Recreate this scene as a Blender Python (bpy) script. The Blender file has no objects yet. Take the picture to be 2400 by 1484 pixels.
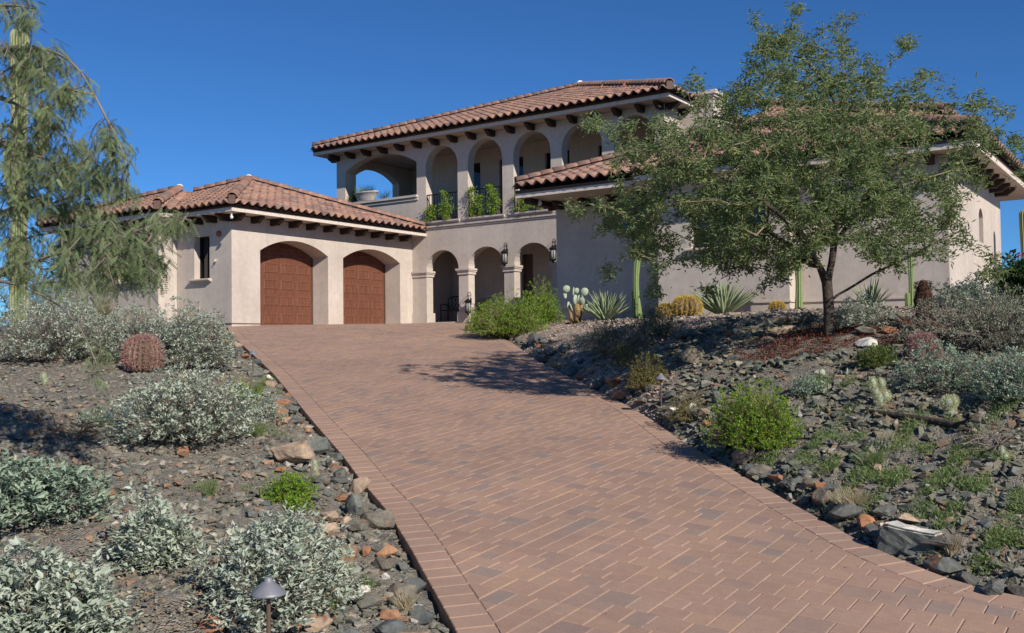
import bpy, bmesh, math, random
import numpy as np
from mathutils import Vector, Matrix
from mathutils.geometry import tessellate_polygon
random.seed(7); RNG = np.random.default_rng(7)
scene = bpy.context.scene; COL = scene.collection
PI = math.pi

# ------------------------------------------------------------------ camera
EYE = np.array([0.0, 0.0, 2.25])
PITCH, ROLL = math.radians(1.751), math.radians(-0.693)
FPX = 2333.0
_right = np.array([1.0, 0, 0]); _fwd = np.array([0, math.cos(PITCH), math.sin(PITCH)])
_up = np.array([0, -math.sin(PITCH), math.cos(PITCH)])
CR = math.cos(ROLL)*_right + math.sin(ROLL)*_up
CU = -math.sin(ROLL)*_right + math.cos(ROLL)*_up
cam = bpy.data.cameras.new('camera'); cam_o = bpy.data.objects.new('camera', cam); COL.objects.link(cam_o)
cam.sensor_width = 36.0; cam.lens = 36.0*FPX/2400.0; cam.clip_start = 0.1; cam.clip_end = 4000
m = Matrix(((CR[0], CU[0], -_fwd[0], EYE[0]), (CR[1], CU[1], -_fwd[1], EYE[1]), (CR[2], CU[2], -_fwd[2], EYE[2]), (0, 0, 0, 1)))
cam_o.matrix_world = m
scene.camera = cam_o

# ------------------------------------------------------------------ world, sun, exposure
SUN_EL, SUN_AZ = math.radians(31.6), math.radians(146.4)      # azimuth clockwise from +Y
world = bpy.data.worlds.new('World'); scene.world = world; world.use_nodes = True
_nt = world.node_tree; _bg = _nt.nodes['Background']
_sky = _nt.nodes.new('ShaderNodeTexSky'); _sky.sky_type = 'NISHITA'; _sky.sun_disc = False
_sky.sun_elevation = SUN_EL; _sky.sun_rotation = SUN_AZ; _sky.altitude = 700; _sky.air_density = 0.8
_sky.dust_density = 0.0; _sky.ozone_density = 6.0
_tint = _nt.nodes.new('ShaderNodeMix'); _tint.data_type = 'RGBA'; _tint.blend_type = 'MULTIPLY'; _tint.inputs[0].default_value = 1.0
_tint.inputs[7].default_value = (.62, 1.10, 1.46, 1)             # the whole sky a little deeper blue
_nt.links.new(_sky.outputs[0], _tint.inputs[6]); _nt.links.new(_tint.outputs[2], _bg.inputs[0]); _bg.inputs[1].default_value = 0.064
sun = bpy.data.lights.new('sun', 'SUN'); sun.energy = 5.0; sun.angle = math.radians(0.53); sun.color = (1.0, 0.93, 0.83)
sun_o = bpy.data.objects.new('sun', sun); COL.objects.link(sun_o)
_sd = Vector((math.sin(SUN_AZ)*math.cos(SUN_EL), math.cos(SUN_AZ)*math.cos(SUN_EL), math.sin(SUN_EL)))
sun_o.rotation_euler = _sd.to_track_quat('Z', 'Y').to_euler(); sun_o.location = (20, -30, 25)
vs = scene.view_settings; vs.view_transform = 'Standard'; vs.look = 'None'; vs.exposure = 0.16; vs.gamma = 1.0
vs.use_curve_mapping = False
scene.cycles.max_bounces = 6; scene.cycles.transparent_max_bounces = 8

# ------------------------------------------------------------------ naming helpers
def tag(o, label=None, cat=None, group=None, kind=None):
    if label: o['label'] = label
    if cat: o['category'] = cat
    if group: o['group'] = group
    if kind: o['kind'] = kind
    return o
def empty(name, loc, rz=0.0):
    o = bpy.data.objects.new(name, None); COL.objects.link(o); o.location = tuple(float(c) for c in loc)
    o.rotation_euler = (0, 0, rz); o.empty_display_size = 0.3
    return o
def link(name, me, parent=None, loc=(0, 0, 0), rot=(0, 0, 0), scale=(1, 1, 1)):
    o = bpy.data.objects.new(name, me); COL.objects.link(o)
    o.location = tuple(float(c) for c in loc); o.rotation_euler = rot; o.scale = scale
    if parent is not None: o.parent = parent
    return o

# ------------------------------------------------------------------ mesh helpers
def np_mesh(name, V, F, mat, rnd=None, smooth=False, attr=None):
    """V (n,3); F (m,k) array or list of arrays of different k"""
    me = bpy.data.meshes.new(name)
    V = np.asarray(V, dtype=np.float32)
    Fs = F if isinstance(F, list) else [F]
    Fs = [np.asarray(f, dtype=np.int32) for f in Fs if len(f)]
    me.vertices.add(len(V)); me.vertices.foreach_set('co', V.ravel())
    idx = np.concatenate([f.ravel() for f in Fs]); sizes = np.concatenate([np.full(len(f), f.shape[1], np.int32) for f in Fs])
    me.loops.add(len(idx)); me.loops.foreach_set('vertex_index', idx)
    me.polygons.add(len(sizes)); starts = np.concatenate([[0], np.cumsum(sizes)[:-1]]).astype(np.int32)
    me.polygons.foreach_set('loop_start', starts)
    me.polygons.foreach_set('loop_total', sizes)
    me.polygons.foreach_set('use_smooth', np.full(len(sizes), smooth, dtype=bool))
    if rnd is not None:
        a = me.attributes.new('rnd', 'FLOAT', 'FACE'); a.data.foreach_set('value', np.asarray(rnd, dtype=np.float32))
    me.update(calc_edges=True); me.validate()
    if mat: me.materials.append(mat)
    return me
class MB:
    def __init__(s): s.v = []; s.f = []; s.r = []; s.cur = 0.0
    def add(s, verts, faces):
        b = len(s.v); s.v.extend([tuple(map(float, q)) for q in verts]); s.f.extend([tuple(b+i for i in f) for f in faces])
        s.r.extend([s.cur]*len(faces)); return s
    def box(s, a, b):
        x0, y0, z0 = [min(p, q) for p, q in zip(a, b)]; x1, y1, z1 = [max(p, q) for p, q in zip(a, b)]
        return s.add([(x0,y0,z0),(x1,y0,z0),(x1,y1,z0),(x0,y1,z0),(x0,y0,z1),(x1,y0,z1),(x1,y1,z1),(x0,y1,z1)],
              [(0,3,2,1),(4,5,6,7),(0,1,5,4),(1,2,6,5),(2,3,7,6),(3,0,4,7)])
    def tube(s, pts, r, n=6, caps=True, squash=1.0):
        pts = [Vector(p) for p in pts]; rs = r if isinstance(r, (list, tuple)) else [r]*len(pts)
        rings = []
        t0 = (pts[1]-pts[0]).normalized(); ref = Vector((0,0,1)) if abs(t0.z) < .9 else Vector((1,0,0))
        nrm = t0.cross(ref).normalized()
        for i, p in enumerate(pts):
            t = (pts[min(i+1, len(pts)-1)]-pts[max(i-1, 0)]).normalized()
            nrm = (nrm - t*nrm.dot(t)).normalized(); bi = t.cross(nrm)
            rings.append([p + (nrm*math.cos(2*PI*k/n)+bi*math.sin(2*PI*k/n)*squash)*rs[i] for k in range(n)])
        V = [q for ring in rings for q in ring]
        F = [(i*n+k, i*n+(k+1) % n, (i+1)*n+(k+1) % n, (i+1)*n+k) for i in range(len(pts)-1) for k in range(n)]
        if caps: F += [tuple(range(n-1, -1, -1)), tuple((len(pts)-1)*n+k for k in range(n))]
        return s.add(V, F)
    def lathe(s, prof, n=16, c=(0,0,0)):
        V = [(c[0]+r*math.cos(2*PI*k/n), c[1]+r*math.sin(2*PI*k/n), c[2]+z) for r, z in prof for k in range(n)]
        F = [(i*n+k, i*n+(k+1) % n, (i+1)*n+(k+1) % n, (i+1)*n+k) for i in range(len(prof)-1) for k in range(n)]
        F += [tuple(range(n-1, -1, -1)), tuple((len(prof)-1)*n+k for k in range(n))]
        return s.add(V, F)
    def prism(s, poly, ax, a, b):
        """poly 2D (p,q) extruded along axis ax (0,1,2) from a to b"""
        def mk(p, q, w): return {0: (w,p,q), 1: (p,w,q), 2: (p,q,w)}[ax]
        n = len(poly); V = [mk(p, q, a) for p, q in poly]+[mk(p, q, b) for p, q in poly]
        return s.add(V, [tuple(range(n)), tuple(range(2*n-1, n-1, -1))]+[(i, (i+1) % n, n+(i+1) % n, n+i) for i in range(n)])
    def mesh(s, name, mat, smooth=False, fixn=True):
        me = bpy.data.meshes.new(name); me.from_pydata(s.v, [], s.f)
        if fixn:
            bm = bmesh.new(); bm.from_mesh(me); bmesh.ops.recalc_face_normals(bm, faces=bm.faces); bm.to_mesh(me); bm.free()
        a = me.attributes.new('rnd', 'FLOAT', 'FACE'); a.data.foreach_set('value', s.r)
        if smooth: me.shade_smooth()
        me.update(); me.materials.append(mat); return me
    def build(s, name, mat, parent=None, smooth=False, off=(0,0,0)):
        if any(off): s.v = [(x-off[0], y-off[1], z-off[2]) for x, y, z in s.v]
        return link(name, s.mesh(name, mat, smooth), parent)

# ------------------------------------------------------------------ materials
def mat(name): 
    m_ = bpy.data.materials.new(name); m_.use_nodes = True
    return m_, m_.node_tree, m_.node_tree.nodes['Principled BSDF']
def N(nt, t, **kw):
    n = nt.nodes.new(t)
    for k, v in kw.items(): setattr(n, k, v)
    return n
def noise(nt, scale, detail=4, rough=.55, vec=None, coord='Object'):
    n = N(nt, 'ShaderNodeTexNoise'); n.inputs['Scale'].default_value = scale; n.inputs['Detail'].default_value = detail
    n.inputs['Roughness'].default_value = rough
    if vec is None:
        tc = N(nt, 'ShaderNodeTexCoord'); vec = tc.outputs[coord]
    nt.links.new(vec, n.inputs['Vector']); return n.outputs['Fac']
def ramp(nt, fac, stops, interp='LINEAR'):
    r = N(nt, 'ShaderNodeValToRGB'); cr = r.color_ramp; cr.interpolation = interp
    while len(cr.elements) > 1: cr.elements.remove(cr.elements[-1])
    cr.elements[0].position = stops[0][0]; cr.elements[0].color = (*stops[0][1], 1)
    for p, c in stops[1:]:
        e = cr.elements.new(p); e.color = (*c, 1)
    nt.links.new(fac, r.inputs[0]); return r.outputs[0]
def rnd_fac(nt):
    """per-piece random number: face attribute + object random"""
    a = N(nt, 'ShaderNodeAttribute', attribute_name='rnd'); o = N(nt, 'ShaderNodeObjectInfo')
    s = N(nt, 'ShaderNodeMath', operation='ADD'); nt.links.new(a.outputs['Fac'], s.inputs[0]); nt.links.new(o.outputs['Random'], s.inputs[1])
    f = N(nt, 'ShaderNodeMath', operation='FRACT'); nt.links.new(s.outputs[0], f.inputs[0]); return f.outputs[0]
def rnd_attr(nt):
    a = N(nt, 'ShaderNodeAttribute', attribute_name='rnd'); return a.outputs['Fac']
def mix(nt, fac, a, b, mode='MIX'):
    n = N(nt, 'ShaderNodeMix', data_type='RGBA', blend_type=mode)
    for sock, val in ((n.inputs[0], fac), (n.inputs[6], a), (n.inputs[7], b)):
        if hasattr(val, 'links'): nt.links.new(val, sock)
        elif isinstance(val, tuple): sock.default_value = (*val, 1)
        else: sock.default_value = val
    return n.outputs[2]
def bump(nt, bsdf, h, strength=.3, dist=.01):
    b = N(nt, 'ShaderNodeBump'); b.inputs['Strength'].default_value = strength; b.inputs['Distance'].default_value = dist
    nt.links.new(h, b.inputs['Height']); nt.links.new(b.outputs[0], bsdf.inputs['Normal'])
def finish(nt, b, col, rough=.8, spec=.3, metal=0):
    if isinstance(col, tuple): b.inputs['Base Color'].default_value = (*col, 1)
    else: nt.links.new(col, b.inputs['Base Color'])
    b.inputs['Roughness'].default_value = rough; b.inputs['Specular IOR Level'].default_value = spec; b.inputs['Metallic'].default_value = metal

def m_stucco(name, c):
    M, nt, b = mat(name)
    n1 = noise(nt, .55, 5, .6); n2 = noise(nt, 7, 4)
    d = tuple(x*.86 for x in c); l = tuple(min(1, x*1.08) for x in c)
    c1 = ramp(nt, n1, [(.3, d), (.7, l)]); c2 = ramp(nt, n2, [(.25, (.88,.88,.885)), (.75, (1.05,1.04,1.03))])
    # faint run-off streaks
    mp = N(nt, 'ShaderNodeMapping'); tc = N(nt, 'ShaderNodeTexCoord'); nt.links.new(tc.outputs['Object'], mp.inputs[0]); mp.inputs['Scale'].default_value = (2.5, 2.5, .22)
    n3 = noise(nt, 1.2, 6, .6, vec=mp.outputs[0]); c3 = ramp(nt, n3, [(.35, (.93,.92,.91)), (.6, (1,1,1))])
    finish(nt, b, mix(nt, 1.0, mix(nt, 1.0, c1, c2, 'MULTIPLY'), c3, 'MULTIPLY'), .92, .2)
    n4 = noise(nt, 60, 4, .6); bump(nt, b, n4, .35, .006)
    return M
def m_simple(name, c, rough=.7, spec=.3, metal=0, var=.15, sc=8, bs=.2, bd=.004, bsc=40):
    M, nt, b = mat(name)
    n1 = noise(nt, sc, 5, .6)
    c1 = ramp(nt, n1, [(.3, tuple(x*(1-var) for x in c)), (.7, tuple(min(1, x*(1+var)) for x in c))])
    finish(nt, b, c1, rough, spec, metal); bump(nt, b, noise(nt, bsc, 3), bs, bd); return M
def m_leaf(name, stops, rough=.6, trans=.25, spec=.3, obj=False):
    M, nt, b = mat(name)
    c = ramp(nt, rnd_fac(nt) if obj else rnd_attr(nt), stops); finish(nt, b, c, rough, spec)
    t = N(nt, 'ShaderNodeBsdfTranslucent'); nt.links.new(c, t.inputs[0]); mx = N(nt, 'ShaderNodeMixShader'); mx.inputs[0].default_value = trans
    out = nt.nodes['Material Output']; nt.links.new(b.outputs[0], mx.inputs[1]); nt.links.new(t.outputs[0], mx.inputs[2]); nt.links.new(mx.outputs[0], out.inputs[0])
    return M
def m_stone(name, stops, sc=3.0, spots=(.33,.14,.06), spotamt=.62, obj=True):
    M, nt, b = mat(name)
    base = ramp(nt, rnd_fac(nt) if obj else rnd_attr(nt), stops)
    tc = N(nt, 'ShaderNodeTexCoord'); oi = N(nt, 'ShaderNodeObjectInfo'); va = N(nt, 'ShaderNodeVectorMath', operation='ADD')
    ml = N(nt, 'ShaderNodeVectorMath', operation='SCALE'); cmb = N(nt, 'ShaderNodeCombineXYZ')
    for i in range(3): nt.links.new(oi.outputs['Random'], cmb.inputs[i])
    nt.links.new(cmb.outputs[0], ml.inputs[0]); ml.inputs['Scale'].default_value = 37.0
    geo = N(nt, 'ShaderNodeNewGeometry'); nt.links.new(geo.outputs['Position'], va.inputs[0]); nt.links.new(ml.outputs[0], va.inputs[1])
    n1 = noise(nt, sc*2.2, 6, .65, vec=va.outputs[0]); n2 = noise(nt, sc*9, 5, .7, vec=va.outputs[0]); n3 = noise(nt, sc*1.3, 3, .6, vec=va.outputs[0])
    v = ramp(nt, n1, [(.28, (.55,.56,.58)), (.5, (.95,.95,.95)), (.72, (1.5,1.45,1.35))])
    v2 = ramp(nt, n2, [(.3, (.72,.72,.72)), (.7, (1.25,1.25,1.22))])
    c = mix(nt, 1, mix(nt, 1, base, v, 'MULTIPLY'), v2, 'MULTIPLY')
    sf = ramp(nt, n3, [(spotamt, (0,0,0)), (spotamt+.08, (1,1,1))])
    c = mix(nt, sf, c, spots); finish(nt, b, c, .85, .25)
    bump(nt, b, n2, .6, .012); return M

M_STUCCO = m_stucco('stucco', (.555, .483, .423))
M_FASCIA = m_simple('fascia_paint', (.62, .54, .47), .7)
M_BROWNTRIM = m_simple('brown_trim', (.12, .07, .055), .7)
M_TIMBER = m_simple('dark_stained_timber', (.035, .020, .015), .6, sc=20)
def _tile():
    M, nt, b = mat('clay_tile')
    c = ramp(nt, rnd_fac(nt), [(0, (.33,.185,.138)), (.18, (.30,.178,.14)), (.36, (.26,.157,.128)), (.50, (.36,.21,.15)), (.66, (.24,.147,.122)),
                               (.78, (.33,.20,.15)), (.90, (.165,.125,.115)), (.95, (.20,.155,.14)), (1, (.36,.19,.13))], 'CONSTANT')
    n1 = noise(nt, 9, 5, .65); c2 = ramp(nt, n1, [(.28, (.66,.66,.68)), (.7, (1.18,1.15,1.1))])
    n2 = noise(nt, 2.2, 4, .6); c3 = ramp(nt, n2, [(.3, (.82,.84,.88)), (.7, (1.08,1.06,1.03))])
    finish(nt, b, mix(nt, 1, mix(nt, 1, c, c2, 'MULTIPLY'), c3, 'MULTIPLY'), .8, .3); bump(nt, b, n1, .3, .006); return M
M_TILE = _tile()
M_UNDER = m_simple('roof_underlay', (.03, .026, .025), .9)
M_WHITE = m_simple('white_mortar', (.75, .73, .70), .8)
M_IRON = m_simple('black_iron', (.018, .017, .017), .45, .5, .6)
def _paver(name, stops):
    M, nt, b = mat(name)
    c = ramp(nt, rnd_fac(nt), stops, 'CONSTANT')
    geo = N(nt, 'ShaderNodeNewGeometry')
    n1 = noise(nt, 160, 3, .7, vec=geo.outputs['Position']); c2 = ramp(nt, n1, [(.3, (.8,.8,.8)), (.7, (1.16,1.16,1.16))])
    n2 = noise(nt, .7, 5, .6, vec=geo.outputs['Position']); c3 = ramp(nt, n2, [(.3, (.84,.85,.88)), (.7, (1.10,1.09,1.07))])
    n3 = noise(nt, 14, 4, .6, vec=geo.outputs['Position']); c4 = ramp(nt, n3, [(.3, (.93,.93,.94)), (.7, (1.05,1.04,1.03))])
    finish(nt, b, mix(nt, 1, mix(nt, 1, mix(nt, 1, c, c2, 'MULTIPLY'), c3, 'MULTIPLY'), c4, 'MULTIPLY'), .85, .25); bump(nt, b, n1, .35, .003); return M
M_PAVER = _paver('concrete_paver', [(0, (.356,.232,.170)), (.26, (.366,.242,.178)), (.48, (.342,.220,.163)), (.66, (.376,.245,.172)), (.78, (.322,.219,.172)),
                               (.88, (.300,.215,.173)), (.945, (.280,.210,.174)), (.975, (.300,.204,.167))])
M_BORDER = _paver('border_paver', [(0, (.372,.246,.180)), (.3, (.362,.238,.174)), (.55, (.382,.256,.188)), (.75, (.352,.232,.174)), (.95, (.330,.222,.172))])
M_SAND = m_simple('joint_sand', (.34, .26, .20), .95, sc=60)
def _ground():
    M, nt, b = mat('desert_ground')
    geo = N(nt, 'ShaderNodeNewGeometry'); P = geo.outputs['Position']
    def vor(s, feat='F1'):
        v = N(nt, 'ShaderNodeTexVoronoi', feature=feat); v.inputs['Scale'].default_value = s; nt.links.new(P, v.inputs['Vector']); return v
    v1, v2 = vor(26), vor(75)
    def cellcol(v, stops):
        sp = N(nt, 'ShaderNodeSeparateColor'); nt.links.new(v.outputs['Color'], sp.inputs[0]); return ramp(nt, sp.outputs[0], stops, 'CONSTANT')
    st = [(0, (.15,.155,.145)), (.18, (.22,.20,.17)), (.34, (.11,.115,.112)), (.5, (.26,.21,.165)), (.63, (.17,.17,.155)), (.76, (.30,.18,.115)), (.86, (.36,.33,.29)), (.94, (.12,.115,.105))]
    c1 = cellcol(v1, st); c2 = cellcol(v2, st)
    nf = noise(nt, 1.1, 5, .6, vec=P); pick = ramp(nt, nf, [(.42, (0,0,0)), (.6, (1,1,1))])
    c = mix(nt, pick, c1, c2)
    dirt = ramp(nt, noise(nt, 3.5, 6, .6, vec=P), [(.3, (.215,.190,.148)), (.7, (.325,.290,.228))])
    amt = ramp(nt, noise(nt, 18, 3, .5, vec=P), [(.42, (.15,.15,.15)), (.62, (.85,.85,.85))])
    c = mix(nt, amt, c, dirt)
    gc = cellcol(v2, [(0, (.33,.25,.20)), (.3, (.42,.33,.265)), (.55, (.24,.18,.15)), (.75, (.48,.39,.33)), (.9, (.19,.14,.12))])
    at = N(nt, 'ShaderNodeAttribute', attribute_name='gravel'); c = mix(nt, at.outputs['Fac'], c, gc); finish(nt, b, c, .95, .15)
    bump(nt, b, v2.outputs['Distance'], .8, .02); return M
M_GROUND = _ground()
_dk = [(0, (.150,.160,.138)), (.2, (.20,.188,.150)), (.38, (.11,.118,.108)), (.52, (.25,.21,.155)), (.66, (.17,.175,.145)), (.80, (.29,.175,.11)), (.86, (.25,.22,.18)), (.95, (.40,.365,.32)), (1, (.14,.135,.12))]
M_ROCK = m_stone('dark_rock', [(0, (.115,.128,.120)), (.3, (.155,.155,.135)), (.55, (.085,.093,.095)), (.8, (.20,.165,.125)), (1, (.14,.135,.115))])
M_RUSTROCK = m_stone('rust_rock', [(0, (.36,.17,.085)), (.5, (.27,.14,.085)), (1, (.40,.22,.12))], spots=(.16,.13,.11))
M_TANROCK = m_stone('tan_rock', [(0, (.30,.22,.16)), (1, (.38,.28,.20))], spots=(.22,.10,.06))
M_PALEROCK = m_stone('pale_rock', [(0, (.62,.58,.52)), (1, (.70,.66,.60))], spots=(.3,.25,.2), spotamt=.7)
M_RUBBLE = m_stone('rubble', _dk, sc=5, spotamt=.75, obj=False)
M_RUBBLE_DK = m_stone('dark_rubble', [(p, (c[0]*.80, c[1]*.83, c[2]*.80)) for p, c in _dk], sc=5, spotamt=.75, obj=False)
M_GRAVEL = m_stone('pale_gravel', [(0, (.40,.30,.235)), (.3, (.52,.41,.33)), (.6, (.29,.215,.175)), (.8, (.60,.50,.42)), (1, (.22,.16,.14))], sc=6, spotamt=.8, obj=False)
M_MULCH = m_leaf('bark_mulch', [(0, (.15,.045,.03)), (.5, (.24,.075,.045)), (1, (.09,.035,.025))], .9, .0)
M_TANTWIG = m_simple('tan_twigs', (.25, .195, .125), .85)
M_BARK = m_simple('tree_bark', (.060, .047, .038), .9, var=.35, sc=18, bs=.8, bd=.02, bsc=30)
M_TWIG = m_simple('grey_twigs', (.20, .165, .135), .9)
M_BROWNTWIG = m_simple('brown_twigs', (.13, .095, .07), .9)
M_YTWIG = m_simple('olive_twigs', (.20, .17, .085), .8)
M_MESQ = m_leaf('mesquite_leaf', [(0, (.14,.195,.07)), (.35, (.225,.28,.105)), (.6, (.155,.215,.10)), (.85, (.34,.385,.145)), (1, (.43,.43,.16))], .5, .45)
M_IRONW = m_leaf('ironwood_leaf', [(0, (.10,.15,.065)), (.4, (.18,.24,.11)), (.75, (.26,.33,.155)), (1, (.36,.38,.16))], .55, .35)
M_BRITTLE = m_leaf('brittlebush_leaf', [(0, (.21,.26,.18)), (.35, (.36,.41,.315)), (.75, (.48,.52,.42)), (.93, (.56,.58,.49)), (1, (.36,.34,.20))], .75, .2)
M_BRITTLE_G = m_leaf('greener_brittlebush_leaf', [(0, (.16,.23,.15)), (.5, (.27,.35,.25)), (1, (.42,.49,.37))], .7, .2)
M_CREO = m_leaf('creosote_leaf', [(0, (.12,.22,.022)), (.5, (.20,.34,.035)), (.85, (.30,.44,.055)), (1, (.30,.30,.06))], .5, .35)
M_OLIVE = m_leaf('olive_dry_leaf', [(0, (.13,.13,.04)), (.5, (.20,.18,.06)), (.85, (.27,.19,.09)), (1, (.19,.23,.06))], .7, .25)
M_DRY = m_leaf('dry_grey_leaf', [(0, (.19,.21,.14)), (.5, (.27,.29,.20)), (1, (.36,.36,.26))], .8, .2)
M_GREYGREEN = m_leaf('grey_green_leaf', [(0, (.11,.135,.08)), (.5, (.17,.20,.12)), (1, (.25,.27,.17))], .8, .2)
M_WEED = m_leaf('weed_leaf', [(0, (.11,.16,.05)), (.5, (.17,.235,.08)), (.9, (.24,.31,.11)), (1, (.32,.30,.15))], .7, .3)
M_STRAW = m_leaf('straw', [(0, (.42,.34,.20)), (.6, (.52,.44,.29)), (1, (.34,.27,.17))], .8, .3)
M_VINE = m_leaf('vine_leaf', [(0, (.12,.21,.02)), (.5, (.20,.33,.03)), (1, (.30,.42,.05))], .5, .3)
M_DKVINE = m_leaf('dark_shrub_leaf', [(0, (.025,.055,.02)), (.6, (.045,.09,.03)), (1, (.08,.13,.04))], .5, .25)
M_MAG = m_leaf('crimson_bract', [(0, (.28,.012,.05)), (1, (.42,.02,.09))], .6, .3)
M_AGAVE = m_leaf('agave_leaf', [(0, (.20,.27,.14)), (.5, (.29,.36,.20)), (.9, (.37,.43,.26)), (1, (.36,.30,.16))], .55, .1)
M_GLASS, _g, _b = mat('dark_window_glass'); finish(_g, _b, (.012,.014,.016), .04, .7)
M_TERRA = m_simple('terracotta', (.30, .10, .05), .7)
M_LAMPMETAL = m_simple('weathered_bronze', (.20, .20, .22), .5, .5, .2)
M_STEM = m_simple('brown_metal', (.13, .085, .06), .6, .4, .3)
M_LGLASS, _g, _b = mat('lantern_glass'); finish(_g, _b, (.30,.30,.29), .25, .5)
def _wood():
    M, nt, b = mat('cedar_door')
    tc = N(nt, 'ShaderNodeTexCoord'); mp = N(nt, 'ShaderNodeMapping'); nt.links.new(tc.outputs['Object'], mp.inputs[0]); mp.inputs['Scale'].default_value = (14, 14, .9)
    n1 = noise(nt, 3.0, 7, .65, vec=mp.outputs[0]); c = ramp(nt, n1, [(.22, (.075,.027,.016)), (.5, (.145,.055,.032)), (.78, (.225,.090,.052))])
    finish(nt, b, c, .55, .35); bump(nt, b, n1, .25, .004); return M
M_WOOD = _wood()
# ================================================================== TERRAIN
LE = [(0.42,-6),(0.30,-1),(0.17,2.0),(-0.03,4.0),(-.33,5.78),(-.41,6.07),(-.58,6.69),(-.78,7.44),(-1.08,8.46),(-1.43,9.44),(-1.84,10.7),(-2.47,12.48),(-3.19,14.57),(-4.21,17.51),(-5.45,20.81),(-7.18,25.4),(-7.95,27.75),(-8.2,28.4)]
RE = [(6.6,-6),(6.0,3.0),(4.9,4.9),(3.95,5.65),(3.40,6.06),(3.16,6.24),(2.89,6.52),(2.72,6.92),(2.58,7.36),(2.46,7.98),(2.34,8.64),(2.21,9.34),(2.07,10.17),(1.89,11.15),(1.75,12.5),(1.56,13.65),(1.27,15.05),(.92,16.77),(.48,18.93),(-.01,22.37),(-.45,24.64),(-1.05,28.0),(-1.5,31.5),(-1.75,33.5)]
_ly = np.array([p[1] for p in LE]); _lx = np.array([p[0] for p in LE]); _ry = np.array([p[1] for p in RE]); _rx = np.array([p[0] for p in RE])
def XL(y): return np.interp(y, _ly, _lx)
def XR(y): return np.interp(y, _ry, _rx)
def zdrive(y):
    y = np.asarray(y, float)
    a = .105*y; b = 2.94+.026*(y-28.0)
    k = .12; h = np.clip(.5+.5*(b-a)/k, 0, 1)                 # smooth minimum
    return b*(1-h)+a*h-k*h*(1-h)*.5
def wob(x, y, s, seed=0.0):
    return (np.sin(x*s*1.7+seed)*np.cos(y*s*1.3+seed*2.1)+.6*np.sin(x*s*3.1-y*s*2.7+seed*.7)+.35*np.cos(x*s*6.3+y*s*5.1+seed))/1.95
def zland(x, y):
    """height of the natural ground"""
    x = np.asarray(x, float); y = np.asarray(y, float)
    yc = np.clip(y, -30, 60)
    base = zdrive(np.clip(yc, -30, 40)); xl = XL(yc); xr = XR(yc)
    dr = np.clip(x-xr, 0, 60); dl = np.clip(xl-x, 0, 60)
    AR = np.interp(yc, [0, 4, 6.2, 8, 11, 13.5, 16, 19, 22, 25, 28, 34], [.1, .15, .25, .50, .95, 1.22, 1.15, .92, .62, .32, .06, .0])
    rr = AR*(1-np.exp(-dr/1.75))
    BL = np.interp(yc, [0, 5, 8, 14, 20, 28, 34], [.18, .22, .30, .34, .30, .08, .0])
    rl = BL*(1-np.exp(-dl/1.3))
    lip = -.085*(1-np.clip((dr+dl)/.35, 0, 1))*np.where(yc < 27.5, 1, 0)
    z = base+rr+rl+lip
    out = np.clip((dr+dl)/.8, 0, 1)
    z = z+out*(.045*wob(x, y, 1.1, 1.0)+.02*wob(x, y, 3.7, 2.0))
    far = np.clip((y-40)/60, 0, 1)*12+np.clip((np.abs(x)-30)/50, 0, 1)*5
    return z-far
def inside_drive(x, y): return (x > XL(y)) & (x < XR(y)) & (y < 33.6)
def ground_at(px, py):
    """point of the ground seen along one photograph direction"""
    d = _fwd*FPX+CR*(px-1200)-CU*(py-742); d = d/np.linalg.norm(d)
    t = 2.0; prev = t
    while t < 120:
        P = EYE+d*t
        z = zdrive(P[1]) if inside_drive(P[0], P[1]) else zland(P[0], P[1])
        if P[2] <= z:
            lo, hi = prev, t
            for _ in range(20):
                mid = (lo+hi)/2; Q = EYE+d*mid
                zz = zdrive(Q[1]) if inside_drive(Q[0], Q[1]) else zland(Q[0], Q[1])
                if Q[2] <= zz: hi = mid
                else: lo = mid
            Q = EYE+d*hi; return float(Q[0]), float(Q[1]), float(Q[2])
        prev = t; t += .08
    return ground_at(px, py+3)
def at_depth(px, py, Y):
    d = _fwd*FPX+CR*(px-1200)-CU*(py-742); return EYE+d*(Y/d[1])
def gz(x, y): return float(zland(x, y))

def axis(lo, a, b, hi, fine, growth=1.22):
    mid = list(np.arange(a, b+1e-6, fine)); left = []; s = fine; v = a
    while v > lo: s *= growth; v -= s; left.append(v)
    right = []; s = fine; v = mid[-1]
    while v < hi: s *= growth; v += s; right.append(v)
    return np.array(left[::-1]+mid+right)
gx = axis(-1500, -12, 13, 1500, .13); gy = axis(-120, 2.5, 33, 2500, .13)
GX, GY = np.meshgrid(gx, gy); GZ = zland(GX, GY)
ins = (GX > XL(GY)+.02) & (GX < XR(GY)-.02) & (GY < 34.5)
GZ = GZ+.018*RNG.standard_normal(GZ.shape)*((np.abs(GX) < 14) & (GY < 34) & (GY > 1))
GZ = np.where(ins, zdrive(GY)-.16, GZ)
nx, ny = len(gx), len(gy)
I = np.arange(nx*ny).reshape(ny, nx)
F = np.stack([I[:-1,:-1].ravel(), I[:-1,1:].ravel(), I[1:,1:].ravel(), I[1:,:-1].ravel()], 1)
g = link('ground', np_mesh('ground', np.stack([GX.ravel(), GY.ravel(), GZ.ravel()], 1), F, M_GROUND, smooth=True))
def gravel_zone(x, y):
    vv_ = x*math.sin(math.radians(34.58478))+y*math.cos(math.radians(34.58478)); k = .35*np.sin(x*1.9)+.25*np.sin(x*4.3+y*2.2)
    return (x > XR(y)-.1) & (((vv_ > 15.4+k) & (y > 12)) | ((y > 12.2+k) & (x < 2.0+(y-11.5)*.16+k)))
_ga = g.data.attributes.new('gravel', 'FLOAT', 'POINT'); _ga.data.foreach_set('value', gravel_zone(GX, GY).astype(np.float32).ravel())
tag(g, kind='structure')

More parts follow.
